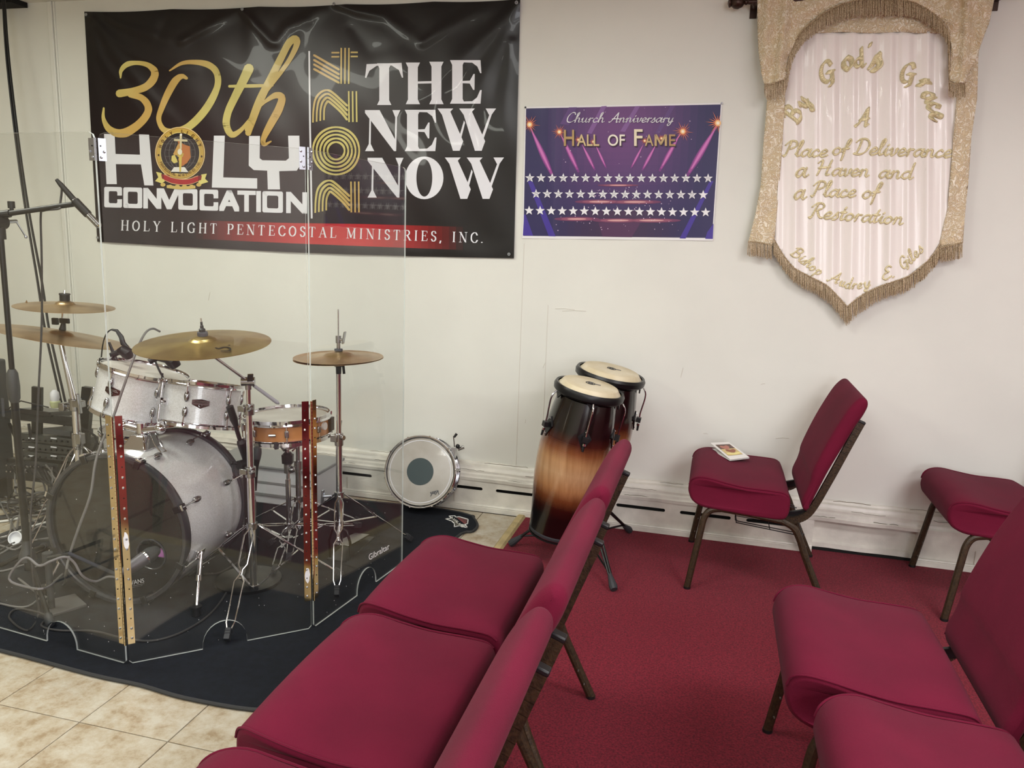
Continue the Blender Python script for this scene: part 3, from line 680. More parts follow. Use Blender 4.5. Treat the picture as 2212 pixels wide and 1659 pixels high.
# folded card on the wall chair's seat
cd = thing('greeting_card', (.05, 3.45, .49), 'white folded card with a small picture lying on the wall chair seat', 'card')
zc = .489
def S(px, py, z=zc): return G(px, py, z)
b0, b1, b2 = S(1533, 969), S(1577, 994), S(1619, 989); b3 = b0+b2-b1
MB().prism([b0+V((0, 0, -.002)), b1+V((0, 0, -.002)), b2+V((0, 0, -.002)), b3+V((0, 0, -.002))], (0, 0, 1), .0012).build('back_leaf', M_paper, cd, smooth=0)
u0 = b0+V((0.0, .01, .026)); u3 = b3+V((0, .01, .020)); f0, f1 = b1+V((0, .003, .002)), b2+V((0, .003, .002))
MB().prism([u0, f0, f1, u3], (0, 0, 1), .0010).build('front_leaf', M_paper, cd, smooth=0)
pr = Print(); uv = lambda x, y, l: (u0*(1-x)+u3*x)*(1-y)+(f0*(1-x)+f1*x)*y+V((0, 0, .0008+.0003*l))
pr.add([[(.12, .15), (.88, .15), (.88, .8), (.12, .8)]], (214, 190, 130)).add([[(.12, .15), (.88, .15), (.88, .42), (.12, .42)]], (96, 66, 56), 1)
pr.add(brush([(.3, .3, .07), (.45, .36, .1), (.6, .3, .08)], 3), (186, 116, 100), 2).add(brush([(.35, .52, .06), (.55, .58, .09), (.72, .52, .06)], 3), (150, 84, 60), 2)
pr.add(brush([(.2, .7, .05), (.5, .74, .06), (.8, .7, .05)], 3), (240, 226, 150), 2)
pr.build('picture', M_print, cd, uv, step=.3)
# ================================================================ VINYL BANNER
vb = thing('vinyl_banner', Y(650, 545, YW), 'large black vinyl banner with gold and white lettering pinned to the wall', 'banner')
RID = [([(217, 25), (229, 37), (259, 52), (288, 64), (330, 76), (365, 88), (392, 90)], 7, .010), ([(199, 36), (239, 80), (278, 111), (330, 135), (372, 147), (420, 146)], 8, .010),
 ([(193, 34), (229, 86), (249, 117), (278, 151), (308, 189), (330, 215), (370, 255), (405, 290)], 10, .011), ([(200, 60), (215, 120), (232, 150), (259, 180), (288, 227), (330, 279)], 9, .009),
 ([(190, 40), (195, 100), (203, 170), (212, 240)], 10, .008), ([(392, 90), (430, 68), (480, 40), (520, 20)], 9, .011), ([(345, 78), (352, 58), (360, 30)], 10, -.007),
 ([(520, 20), (555, 58), (585, 90), (598, 92), (618, 62), (660, 40), (722, 8)], 9, .011), ([(540, 40), (545, 100), (548, 170)], 16, .007), ([(660, 50), (640, 110), (600, 190)], 18, .007),
 ([(722, 8), (770, 24), (830, 34), (880, 70), (912, 92)], 9, .011), ([(912, 92), (960, 62), (1020, 30), (1110, 2)], 12, .008), ([(1120, 2), (1060, 70), (1000, 125), (950, 170), (890, 240)], 15, .012),
 ([(1122, 6), (1085, 90), (1050, 160), (1010, 250), (985, 330)], 16, .011), ([(1105, 90), (1092, 200), (1086, 330)], 12, .008), ([(240, 520), (500, 533), (800, 545), (1090, 552)], 13, .009), ([(760, 60), (800, 110), (905, 92)], 14, -.004)]
_seg = []
for P_l, w_r, a_r in RID:
    L = sum(math.dist(P_l[i], P_l[i+1]) for i in range(len(P_l)-1)); acc = 0
    for i in range(len(P_l)-1):
        d = math.dist(P_l[i], P_l[i+1]); _seg.append((*P_l[i], *P_l[i+1], w_r, a_r, acc/L, (acc+d)/L, id(P_l))); acc += d
def vdisp(x, y):
    best = {}
    for x0, y0, x1, y1, w_r, a_r, s0, s1, k in _seg:
        dx, dy = x1-x0, y1-y0; t = ((x-x0)*dx+(y-y0)*dy)/(dx*dx+dy*dy); t = 0 if t < 0 else 1 if t > 1 else t
        d2 = (x-x0-t*dx)**2+(y-y0-t*dy)**2; s = s0+(s1-s0)*t
        wd = w_r*(.75+1.1*s); v_ = .72*a_r*math.exp(-d2/(wd*wd))*(1-.7*s**2)
        if abs(v_) > abs(best.get(k, 0)): best[k] = v_
    return sum(best.values())+.002*math.sin(x*.013+y*.02)+.0015*math.sin(x*.05-y*.031)
def vfn(x, y, l): return Y(x, y, YW-.009-vdisp(x, y)-.0009*l)
def vedge(t, s):   # outline of the sheet, slack between the pins along the top
    top = (182+(1124-182)*t, 25+(-2-25)*t+3.0*math.sin(PI*((t*5) % 1))); bot = (210+(1110-210)*t, 522+(558-522)*t+6*math.sin(PI*t))
    return (top[0]*(1-s)+bot[0]*s, top[1]*(1-s)+bot[1]*s)
nx, ny = 188, 110; mb = MB()
for j in range(ny+1):
    for i in range(nx+1):
        x, y = vedge(i/nx, j/ny); mb.v.append(vfn(x, y, 0))
for j in range(ny):
    for i in range(nx):
        x, y = vedge((i+.5)/nx, (j+.5)/ny)
        k = math.exp(-(((x-600)/330)**2+((y-330)/230)**2)); c = tuple(a_*(1-k)+b_*k for a_, b_ in zip(lin((13, 12, 15)), lin((46, 27, 32))))
        mb.f.append((j*(nx+1)+i, j*(nx+1)+i+1, (j+1)*(nx+1)+i+1, (j+1)*(nx+1)+i)); mb.mi.append(0); mb.cols.append((*c, 1))
sh = mb.build('sheet', M_vinyl, vb, smooth=180)
for px, py in ((187, 32), (524, 20), (722, 9), (1116, 6), (212, 513), (1100, 549)):
    p = vfn(px, py, 2)+V((0, -.004, 0)); MB().lathe([(.0035, 0), (.004, .0025), (.0075, .0025), (.0085, 0)], p, (0, -1, 0), 16).ball(p+V((0, -.001, 0)), .003, n=8).build('grommet', M_steel, vb)
c1 = lambda x, y: (170+x/2.962, y/2.962)
c2 = lambda x, y: (640+x/2.91, y/2.91)
goldA, goldB = lin((208, 172, 98)), lin((216, 206, 124))
def gshade(x, y, c):
    if abs(c[0]-.5) < .01 and abs(c[2]-.25) < .01:
        k = .5+.5*math.sin(x*.021+y*.013+1.2); return (*tuple(a_*(1-k)+b_*k for a_, b_ in zip(goldA, goldB)), 1)
    return c
# gold script "30th"
def br1(P): return brush([(*c1(x, y), w_/2.962/2*1.16) for x, y, w_ in P], 6)
num = []
num += br1([(268, 498, 8), (272, 450, 22), (310, 412, 30), (370, 402, 24), (440, 415, 28), (485, 455, 40), (478, 505, 44), (430, 555, 42), (350, 582, 38), (262, 598, 44)])
num += br1([(330, 606, 30), (400, 625, 36), (440, 670, 40), (442, 720, 42), (395, 785, 44), (310, 845, 50), (240, 850, 44), (185, 815, 34), (158, 755, 20), (160, 692, 10)])
Print().add(num, (.5, .4, .25, 1), 2).build('gold_character', M_vinyl, vb, vfn, shade=gshade)
num = []
num += br1([(690, 500, 16), (660, 488, 28), (620, 515, 40), (575, 590, 40), (535, 680, 34), (512, 760, 28), (540, 825, 30), (600, 845, 40), (690, 820, 44), (780, 740, 44), (850, 640, 42), (890, 540, 36), (880, 460, 36), (830, 415, 36), (750, 398, 28), (660, 405, 20), (582, 452, 8)])
Print().add(num, (.5, .4, .25, 1), 2).build('gold_character', M_vinyl, vb, vfn, shade=gshade)
num = []
num += br1([(1088, 440, 56), (1050, 520, 50), (995, 630, 44), (955, 720, 42), (945, 800, 40), (980, 862, 34), (1040, 830, 24), (1095, 760, 12)])
num += brush([(*c1(965, 552), 3), (*c1(1100, 550), 4), (*c1(1238, 546), 3)], 3)
Print().add(num, (.5, .4, .25, 1), 2).build('gold_character', M_vinyl, vb, vfn, shade=gshade)
num = []
num += br1([(1085, 850, 34), (1110, 770, 44), (1160, 640, 46), (1230, 500, 42), (1300, 360, 40), (1345, 275, 40), (1385, 250, 42), (1395, 285, 34), (1350, 380, 26), (1280, 480, 24), (1190, 600, 20), (1120, 730, 20), (1075, 830, 22)])
num += br1([(1158, 685, 10), (1200, 645, 20), (1260, 610, 34), (1300, 625, 40), (1280, 700, 46), (1225, 800, 42), (1185, 880, 32), (1185, 925, 22), (1230, 905, 8)])
Print().add(num, (.5, .4, .25, 1), 2).build('gold_character', M_vinyl, vb, vfn, shade=gshade)
# vertical 2024 of parallel gold lines
yr = []
L2 = lambda pts, cv=False: [yr.extend(nibstroke([c2(*p) for p in pts], 1.75, 1.75, 0, curve=cv, k=5))]
for x in (283, 307, 331): L2([(x, 306), (x-1, 522)])
for y in (331, 357): L2([(226, y), (266, y)]); L2([(347, y-2), (382, y-2)])
for i, (a_, b_) in enumerate([((112, 347), (268, 437)), ((112, 377), (268, 467)), ((112, 405), (268, 493)), ((112, 434), (268, 520))]): L2([a_, b_])
def two(dx, dy):
    for x in (330, 354, 378): L2([(x+dx, 578+dy), (x+dx+2, 762+dy)])
    for i in range(4):
        o_ = 23*i; L2([(105+o_+dx, 765-5*i+dy), (108+o_*.98+dx, 690+dy), (122+o_*.9+dx, 620+o_*.55+dy), (158+o_*.5+dx, 578+o_*.95+dy), (200+dx, 567+o_+dy), (238+dx-o_*.1, 590+o_+dy), (280+dx, 628+o_*1.1+dy), (319+dx, 664+o_*1.27+dy)], True)
two(0, 0); two(14, 568)
for i in range(5):
    r = 146-23*i; n_ = 40; q = [(250+r*1.0*math.cos(2*PI*k/n_), 948+(r*1.02)*math.sin(2*PI*k/n_)) for k in range(n_+1)]; L2(q)
Print().add(yr, (.5, .4, .25, 1), 2).build('gold_year', M_vinyl, vb, vfn, shade=gshade, label='gold year built of parallel lines, turned upright')
# white lettering
W_ = (236, 238, 244); wl = Print()
def cut(nm='letter', label=None):
    global wl
    wl.build(nm, M_vinyl, vb, vfn, label=label); wl = Print()
q1 = lambda P: [[c1(*p) for p in P]]
wl.add(q1([(162, 857), (230, 858), (236, 985), (392, 990), (386, 860), (450, 862), (478, 1187), (420, 1186), (398, 1052), (238, 1050), (244, 1178), (178, 1178)]), W_, 2); cut()
wl.add(q1([(865, 868), (935, 868), (925, 1135), (1142, 1141), (1142, 1207), (852, 1200)]), W_, 2); cut()
wl.add(q1([(1090, 870), (1160, 870), (1158, 1012), (1175, 1025), (1325, 1028), (1345, 1012), (1340, 868), (1412, 868), (1417, 1060), (1395, 1092), (1283, 1095), (1288, 1212), (1210, 1212), (1206, 1092), (1120, 1088), (1088, 1060)]), W_, 2); cut()
def blk(ch, x0, x1):
    yt = lambda x: 1208+(x-160)*(36/1300); yb_ = lambda x: 1312+(x-160)*(42/1300); h_ = 5.0
    G_ = {'C': [[(1, .74), (1, .93), (.93, 1), (.07, 1), (0, .93), (0, .07), (.07, 0), (.93, 0), (1, .07), (1, .26)]], 'O': [[(0, .5), (0, .93), (.07, 1), (.93, 1), (1, .93), (1, .07), (.93, 0), (.07, 0), (0, .07), (0, .5)]],
          'N': [[(0, 0), (0, 1), (1, 0), (1, 1)]], 'V': [[(0, 1), (.5, 0), (1, 1)]], 'A': [[(0, 0), (.5, 1), (1, 0)], [(.22, .3), (.78, .3)]], 'T': [[(0, 1), (1, 1)], [(.5, 1), (.5, 0)]], 'I': [[(.5, 0), (.5, 1)]]}[ch]
    for P in G_:
        q = []
        for u, v_ in P: x = x0+(x1-x0)*u; q.append(c1(x, yb_(x)*(1-v_)+yt(x)*v_))
        wl.add(nibstroke(q, h_, h_*.9), W_, 2)
for ch, a_, b_ in (('C', 178, 262), ('O', 300, 392), ('N', 428, 514), ('V', 530, 628), ('O', 652, 745), ('C', 788, 878), ('A', 914, 1012), ('T', 1030, 1118), ('I', 1144, 1158), ('O', 1190, 1292), ('N', 1342, 1446)): blk(ch, a_, b_); cut()
wl.add(nibstroke([c1(1475, 332), c1(1480, 800), c1(1491, 1392)], 1.9, 1.9), W_, 2); cut('divider_line')
# THE NEW NOW, fat serif capitals
def fat(P): wl.add([[c2(*p) for p in P]], W_, 2)
def stem(x, yt, yb, w_, fl=14): fat([(x-fl, yt), (x+w_+fl, yt), (x+w_, yt+30), (x+w_, yb-30), (x+w_+fl, yb), (x-fl, yb), (x, yb-30), (x, yt+30)])
stem(522, 398, 660, 62); fat([(442, 403), (662, 395), (672, 488), (664, 488), (645, 440), (600, 412), (505, 414), (460, 445), (440, 490), (432, 488)]); cut()
stem(702, 393, 655, 62); stem(850, 388, 655, 62); fat([(760, 512), (855, 510), (855, 524), (760, 526)]); cut()
def fatE(x, yt, yb, w_, x1):
    stem(x, yt, yb, w_); m_ = (yt+yb)/2
    fat([(x+w_-2, yt), (x1-8, yt), (x1-2, yt+82), (x1-10, yt+82), (x1-28, yt+40), (x1-60, yt+16), (x+w_-2, yt+14)])
    fat([(x+w_-2, yb-14), (x1-60, yb-16), (x1-30, yb-40), (x1-10, yb-86), (x1, yb-86), (x1-8, yb), (x+w_-2, yb)])
    fat([(x+w_-2, m_-6), (x1-75, m_-8), (x1-52, m_-50), (x1-44, m_-50), (x1-46, m_+50), (x1-54, m_+50), (x1-76, m_+10), (x+w_-2, m_+8)])
fatE(980, 378, 652, 66, 1166); cut()
def fatN(x0, x1, yt, yb):
    fat([(x0, yt), (x0+92, yt), (x1-4, yb-60), (x1-4, yb), (x1-18, yb), (x0+40, yt+70), (x0, yt+18)])
    fat([(x0+28, yt+40), (x0+38, yt+52), (x0+36, yb-45), (x0+58, yb), (x0, yb), (x0+24, yb-45)])
    fat([(x1-28, yt), (x1+22, yt), (x1+2, yt+45), (x1-4, yb), (x1-12, yb-60), (x1-10, yt+45)])
fatN(432, 632, 692, 950); cut(); fatE(696, 690, 950, 70, 882); cut()
def fatW(x0, x1, yt, yb):
    s = (x1-x0)/365
    for a_, b_ in ((0, 118), (135, 255)): fat([(x0+a_*s, yt), (x0+(a_+98)*s, yt), (x0+(a_+80)*s, yt+20), (x0+(b_+42)*s, yb-60), (x0+(b_+38)*s if False else x0+(b_+20)*s, yb), (x0+(b_-22)*s, yb), (x0+(a_+28)*s, yt+40)])
    fat([(x0+(165)*s, yt+75), (x0+172*s, yt+90), (x0+128*s, yb), (x0+112*s, yb-10)])
    fat([(x0+300*s, yt), (x0+365*s, yt), (x0+338*s, yt+38), (x0+262*s, yb), (x0+250*s, yb-20), (x0+322*s, yt+42)])
fatW(888, 1256, 682, 948); cut(); fatN(448, 652, 992, 1242); cut()
n_ = 36; ro = [(805+120*math.cos(2*PI*k/n_), 1118+134*math.sin(2*PI*k/n_)) for k in range(n_+1)]; ri = [(805+50*math.cos(2*PI*k/n_), 1118+118*math.sin(2*PI*k/n_)) for k in range(n_+1)]
for k in range(n_): fat([ro[k], ro[k+1], ri[k+1], ri[k]])
cut(); fatW(934, 1306, 990, 1250); cut()
wl.add(serif_line('HOLY LIGHT PENTECOSTAL MINISTRIES, INC.', *c1(268, 1473), *c2(1178, 1527), 21.5), W_, 3)
cut('small_capitals_line', 'thin white serif capitals along the bottom')
# red band fading at both ends
rd = Print(); dk = lin((30, 18, 20)); re_ = lin((190, 44, 44)); re2 = lin((200, 30, 36))
rd.quad([(425, 476), (640, 482), (640, 526), (423, 516)], dk, re_, 1, 14, 3).quad([(640, 482), (790, 484), (790, 532), (640, 526)], re_, re2, 1, 8, 3).quad([(790, 484), (1000, 490), (1000, 540), (790, 532)], re2, lin((22, 14, 17)), 1, 14, 3)
rd.build('red_band', M_vinyl, vb, vfn, label='red band fading to black')
# round church seal over a ribbon
em = Print(); ex, ey = 389, 331
def ell(rx, ry, cx=ex, cy=ey, n=44): return [(cx+rx*math.cos(2*PI*k/n), cy+ry*math.sin(2*PI*k/n)) for k in range(n)]
em.add([ell(54, 57)], (240, 214, 150), 3).add([ell(52, 55)], (160, 116, 60), 4).add([ell(51, 54)], (206, 172, 84), 5).add([ell(43, 45.5)], (232, 214, 140), 6).add([ell(41.5, 44)], (40, 34, 38), 7)
for rx in (12, 24, 33): em.add(nibstroke([(ex+rx*math.cos(2*PI*k/24), ey+36*math.sin(2*PI*k/24)) for k in range(25)], .45, .45), (110, 108, 108), 8)
for dy in (-20, -7, 7, 20): em.add(nibstroke([(ex-33, ey+dy), (ex+33, ey+dy*1.05)], .4, .4), (104, 102, 102), 8)
em.add([[(382, 300), (397, 312), (410, 316), (412, 340), (404, 352), (392, 360), (385, 345), (390, 325)]], (198, 122, 66), 9).add([[(371, 337), (377, 334), (382, 344), (384, 350), (376, 353), (370, 347)]], (226, 210, 120), 9).add([[(384, 312), (392, 308), (388, 330), (381, 336), (374, 333)]], (214, 168, 92), 9)
em.add([[(376, 361), (399, 361), (407, 372), (369, 371)]], (238, 238, 232), 9).add([[(369, 371), (407, 372), (406, 374.5), (370, 373.5)]], (30, 26, 28), 9)
em.add([[(386, 335), (393, 335), (391, 371), (387.5, 371)]], (220, 196, 96), 10).add([[(381, 331), (397, 331), (395, 339), (384, 339)]], (206, 178, 90), 10).add([ell(5, 6.5, 388.5, 328)], (240, 236, 214), 11)
em.add([[(388, 290), (393, 290), (392.5, 322), (388.5, 322)], [(376, 300), (405, 301.5), (405, 306), (376, 304.5)]], (226, 216, 176), 10).add([ell(2.4, 2.6, 391, 291)], (250, 248, 240), 11)
def ring_text(text, r0, r1, a0, a1, col, w_=.5):
    for i, ch in enumerate(text):
        if ch == ' ': continue
        a_ = a0+(a1-a0)*i/(len(text)-1); s = (r1-r0)*.9; ca, sa = math.cos(a_), math.sin(a_)
        for kd, pts in SER[ch][1]:
            q = []
            for u, v_ in pts:
                lx = (u-.4)*s; ly = r0+v_*s; q.append((ex+(ly*ca-lx*sa)*.96, ey+(ly*sa+lx*ca)*1.0))
            em.add(nibstroke(q, w_, w_), col, 7)
ring_text('HOLY LIGHT', 43.5, 51, -PI*.90, -PI*.12, (116, 84, 34), .75)
ring_text('PENTECOSTAL MINISTRIES INC.', 50, 44, PI*.86, PI*.12, (126, 92, 44), .35)
em.add([ell(1.8, 2.4, ex-46.5, ey+4)], (60, 40, 30), 7).add([ell(1.8, 2.4, ex+46.5, ey+7)], (60, 40, 30), 7)
em.add([[(337, 371), (349, 374), (356, 392), (349, 396), (335, 391), (342, 383)], [(447, 375), (435, 377), (428, 394), (434, 398), (450, 393), (443, 386)]], (230, 218, 130), 8)
em.add([[(348, 376), (366, 378), (366, 390), (350, 386)], [(436, 379), (418, 381), (418, 392), (434, 389)]], (134, 34, 40), 9)
bp_ = [(355, 383), (372, 390), (391, 393), (410, 392), (427, 386)]
em.add(nibstroke(bp_, 1, 6.4, 0, True), (238, 206, 150), 10).add(nibstroke(bp_, 1, 5.2, 0, True), (178, 40, 46), 11)
for k in range(6): em.add([ell(5.5, 4, 352+15.5*k, 399+(4 if 0 < k < 5 else 0))], (214, 186, 104), 7)
em.add(nibstroke([(362, 403), (391, 406), (420, 404)], 2, 3, 0, True), (214, 190, 110), 7)
em.build('seal', M_vinyl, vb, vfn, step=14, label='round gold seal with globe, torch, book and red ribbon')

# ================================================================ PAPER POSTER
pc = [(1134, 231), (1560, 222), (1540, 520), (1128, 515)]
ps = thing('wall_poster', Y(1335, 517, YW), 'purple paper poster with pink spotlights and three rows of white stars', 'poster')
def pq(u, v_): return tuple((1-v_)*((1-u)*pc[0][k]+u*pc[1][k])+v_*((1-u)*pc[3][k]+u*pc[2][k]) for k in (0, 1))
def pfn(x, y, l): return Y(x, y, YW-.004-.0007*l-.002*math.exp(-((x-1192)/9)**2)-.003*math.exp(-((x-1150)**2+(y-245)**2)/900)-.0015*math.sin(x*.03))
z3 = lambda x, y: (1110+x/4.706, 200+y/4.706)
pp = Print(); pp.quad([pq(0, 0), pq(1, 0), pq(1, 1), pq(0, 1)], lin((236, 236, 236)), lin((236, 236, 236)), 0, 40, 26)
pp.build('sheet', M_print, ps, pfn, step=8)
iq = lambda u, v_: (pq(.006, .012)[0]*(1-u)*(1-v_)+pq(.994, .012)[0]*u*(1-v_)+pq(.006, .98)[0]*(1-u)*v_+pq(.994, .98)[0]*u*v_, pq(.006, .012)[1]*(1-u)*(1-v_)+pq(.994, .012)[1]*u*(1-v_)+pq(.006, .98)[1]*(1-u)*v_+pq(.994, .98)[1]*u*v_)
pg = Print()
for i in range(26):
    for j in range(20):
        u, v_ = (i+.5)/26, (j+.5)/20; k = max(0, 1-((u-.5)/.42)**2)*max(0, 1-((v_-.12)/.75)**2)
        base = [38+66*k, 30+22*k, 84+34*k]
        k2 = max(0, 1-((u-.5)/.35)**2)*(v_ > .8)*.6; base = [base[0]+30*k2, base[1], base[2]-24*k2]
        pg.add([[iq(i/26, j/20), iq((i+1)/26, j/20), iq((i+1)/26, (j+1)/20), iq(i/26, (j+1)/20)]], tuple(base), 1)
def beam(a_, b_, c_, d_, col, l=2): pg.add([[z3(*a_), z3(*b_), z3(*c_), z3(*d_)]], col, l)
for P in ([(890, 140), (945, 136), (790, 420), (745, 410)], [(1235, 138), (1285, 136), (1130, 400), (1080, 395)], [(560, 150), (640, 148), (560, 330), (470, 320)], [(1590, 134), (1640, 132), (1480, 420), (1440, 410)]): beam(*P, (128, 84, 150) if P[0][0] in (890, 1235) else (92, 58, 122))
for P in ([(140, 900), (190, 900), (425, 1462), (355, 1460)], [(2030, 900), (1990, 900), (1685, 1482), (1745, 1484)], [(104, 1240), (120, 1240), (196, 1455), (92, 1452)], [(2030, 1330), (2022, 1488), (1945, 1486), (1965, 1420)]): beam(*P, (64, 44, 150))
beam((860, 1320), (1290, 1320), (1200, 1470), (900, 1465), (78, 36, 80)); 
def spot(x0, y0, x1, y1, w_):
    for k, (f, c) in enumerate(((1.0, (118, 48, 128)), (.72, (168, 74, 156)), (.42, (208, 118, 190)))):
        n = 7; P = []
        for s in (-1, 1):
            for i in (range(n+1) if s < 0 else range(n, -1, -1)):
                t = i/n; t2 = t*(.75+.25*f); hw = w_*f*math.sin(PI*min(1, t*1.05+.02)*.93)**.8*(.35+.65*t) if t > 0 else 0
                dx, dy = x1-x0, y1-y0; L = math.hypot(dx, dy); P.append(z3(x0+dx*t2-s*dy/L*hw, y0+dy*t2+s*dx/L*hw))
        pg.add([P], c, 3+k)
for a_ in ((160, 340, 400, 860, 42), (470, 410, 660, 810, 36), (690, 520, 825, 790, 27), (825, 520, 940, 770, 22), (1320, 520, 1190, 770, 22), (1450, 520, 1305, 790, 28), (1700, 400, 1480, 800, 36), (2075, 320, 1760, 850, 46)): spot(*a_)
for cx_, cy_, rx in ((1060, 942, 210), (870, 1110, 250), (1230, 1112, 270), (640, 1285, 230), (1060, 1300, 260), (1400, 1300, 300)):
    for k, (f, c) in enumerate(((1, (112, 52, 92)), (.7, (150, 82, 108)), (.42, (214, 160, 160)))):
        pg.add([[z3(cx_+rx*f*math.cos(2*PI*q/24), cy_+(14 if rx == 210 else 22)*f*math.sin(2*PI*q/24)) for q in range(24)]], c, 3+k)
rr = random.Random(5)
for _ in range(120):
    x, y = rr.choice([(rr.uniform(820, 1300), rr.uniform(960, 1080)), (rr.uniform(480, 1650), rr.uniform(1100, 1200)), (rr.uniform(400, 1720), rr.uniform(1250, 1410)), (rr.uniform(400, 1900), rr.uniform(150, 760))])
    r = rr.uniform(2, 6); pg.add([[z3(x+r*math.cos(k*PI/3), y+r*math.sin(k*PI/3)) for k in range(6)]], (226, 200, 226), 6)
for x, y, r in ((160, 325, 110), (462, 400, 85), (655, 480, 50), (805, 500, 45), (1330, 490, 50), (1500, 465, 50), (1718, 395, 110), (2075, 310, 130)):
    for k in range(18):
        a_ = 2*PI*k/18+.1; L = r*(1 if k % 3 == 0 else .62 if k % 2 else .8); x1 = x+L*math.cos(a_)
        if x1 < 118: L *= (x-118)/max(1, x-x1); 
        if x1 > 2100: L *= (2100-x)/max(1, x1-x)
        w_ = r*.05; pg.add([[z3(x-w_*math.sin(a_), y+w_*math.cos(a_)), z3(x+L*math.cos(a_), y+L*math.sin(a_)), z3(x+w_*math.sin(a_), y-w_*math.cos(a_))]], (236, 130, 84), 7)
    for f, c in ((.24, (250, 196, 130)), (.13, (255, 246, 220))): pg.add([[z3(x+r*f*math.cos(2*PI*k/14), y+r*f*math.sin(2*PI*k/14)) for k in range(14)]], c, 8 if f > .2 else 9)
pg.build('stage_picture', M_print, ps, pfn, step=9)
st_ = Print()
def star(cx_, cy_, r):
    P = []
    for k in range(10):
        a_ = -PI/2+k*PI/5; rr_ = r if k % 2 == 0 else r*.42; P.append(z3(cx_+rr_*math.cos(a_), cy_+rr_*math.sin(a_)))
    st_.add([P], (240, 240, 244), 8)
rr = random.Random(11)
for row, (xa, xb, ya, yb_, n) in enumerate(((163, 1975, 868, 872, 17), (226, 1925, 1030, 1040, 16), (155, 1950, 1200, 1218, 17))):
    for k in range(n):
        t = k/(n-1); cx_, cy_ = xa+(xb-xa)*t, ya+(yb_-ya)*t; star(cx_, cy_, 50)
        if row == 0 or (row == 1 and k < 15):
            for s in range(3):
                x, y = cx_-18+rr.uniform(-4, 4), cy_-12+15*s; q = [z3(x+9*i, y+rr.uniform(-4, 4)-1.5*i) for i in range(5)]
                st_.add(nibstroke(q, .3, .3), (96, 96, 104), 9)
st_.build('star_rows', M_print, ps, pfn, step=9, label='three rows of white stars, the upper two signed')
tx = Print()
tx.add([[z3(*p) for p in q] for q in script_line('Church Anniversary', 528, 302, 98, 0.0, .055, .022, .5, .22, 1.0, 1085)], (246, 246, 250), 8)
gd = [(184, 152, 96), (196, 166, 110), (214, 190, 140), (232, 216, 180), (244, 238, 222), (238, 226, 196), (222, 202, 156), (196, 166, 116), (178, 142, 92)]
for sx_, sy_, ly, dark in ((8, 10, 10, True), (0, 0, 12, False)):
    for body, x0, x1, y0, y1, ci in (('H', 508, 612, 378, 542, 0), ('ALL', 640, 868, 425, 542, 2), ('OF', 955, 1128, 425, 542, 4), ('F', 1222, 1308, 372, 542, 5), ('A', 1332, 1418, 425, 542, 7), ('E', 1578, 1642, 425, 542, 8)):
        tx.add(fit_text(body, [z3(x0+sx_, y0+sy_), z3(x1+sx_, y0+sy_), z3(x1+sx_, y1+sy_), z3(x0+sx_, y1+sy_)], .010), (50, 22, 40) if dark else gd[ci], ly)
for sx_, sy_, ly, col in ((8, 10, 10, (50, 22, 40)), (0, 0, 12, gd[7])):
    for P in ([(1430, 542), (1430, 425), (1452, 425), (1452, 542)], [(1534, 542), (1534, 425), (1556, 425), (1556, 542)], [(1430, 425), (1454, 425), (1503, 520), (1486, 532)], [(1556, 425), (1532, 425), (1483, 520), (1500, 532)]):
        tx.add([[z3(x+sx_, y+sy_) for x, y in P]], col, ly)
tx.build('title_lettering', M_print, ps, pfn, step=9)
for px, py in ((1135, 232), (1559, 223)):
    p = Y(px, py, YW-.008); MB().lathe([(.0005, .005), (.0035, .004), (.005, 0)], p, (0, -1, 0), 12).build('push_pin', M_darkgrey if px < 1300 else M_steel, ps)
# ================================================================ EMBROIDERED CLOTH BANNER
eb = thing('cloth_banner', Y(1830, 660, YW), 'ivory satin banner with gold brocade swags, fringe and gold lettering hung on a rod', 'banner')
def foldz(x, y):
    k = 1 if y > 60 else .6
    return k*(.0045*math.sin((x-1829)*.155+.3*math.sin(y*.01))+.0035*math.sin((x-1700)*.083+1)+.002*math.sin((x-1700)*.31+y*.004))+.007*math.exp(-((x-1829)/7)**2)*(y/600)
satf = lambda x, y, l: Y(x, y, YW-.050-foldz(x, y)-.001*l)
SL = [(1697, 68), (1693, 215), (1686, 330), (1678, 430), (1671.4, 516.8)]
SB = [(1671.4, 516.8), (1692.6, 552), (1716, 579), (1751.6, 599), (1784, 615.6), (1804.6, 634.7), (1829.7, 662.7)]
SB2 = [(1829.7, 662.7), (1851.8, 645), (1878, 628.8), (1913.7, 614), (1958, 599), (1987, 578.7), (2014, 552), (2031.6, 525.7)]
SR = [(2031.6, 525.7), (2049, 449), (2058, 340), (2068, 218), (2062, 68)]
cat2 = lambda P, k=4: [(p.x, p.y) for p in catmull([V((x, y, 0)) for x, y in P], k)]
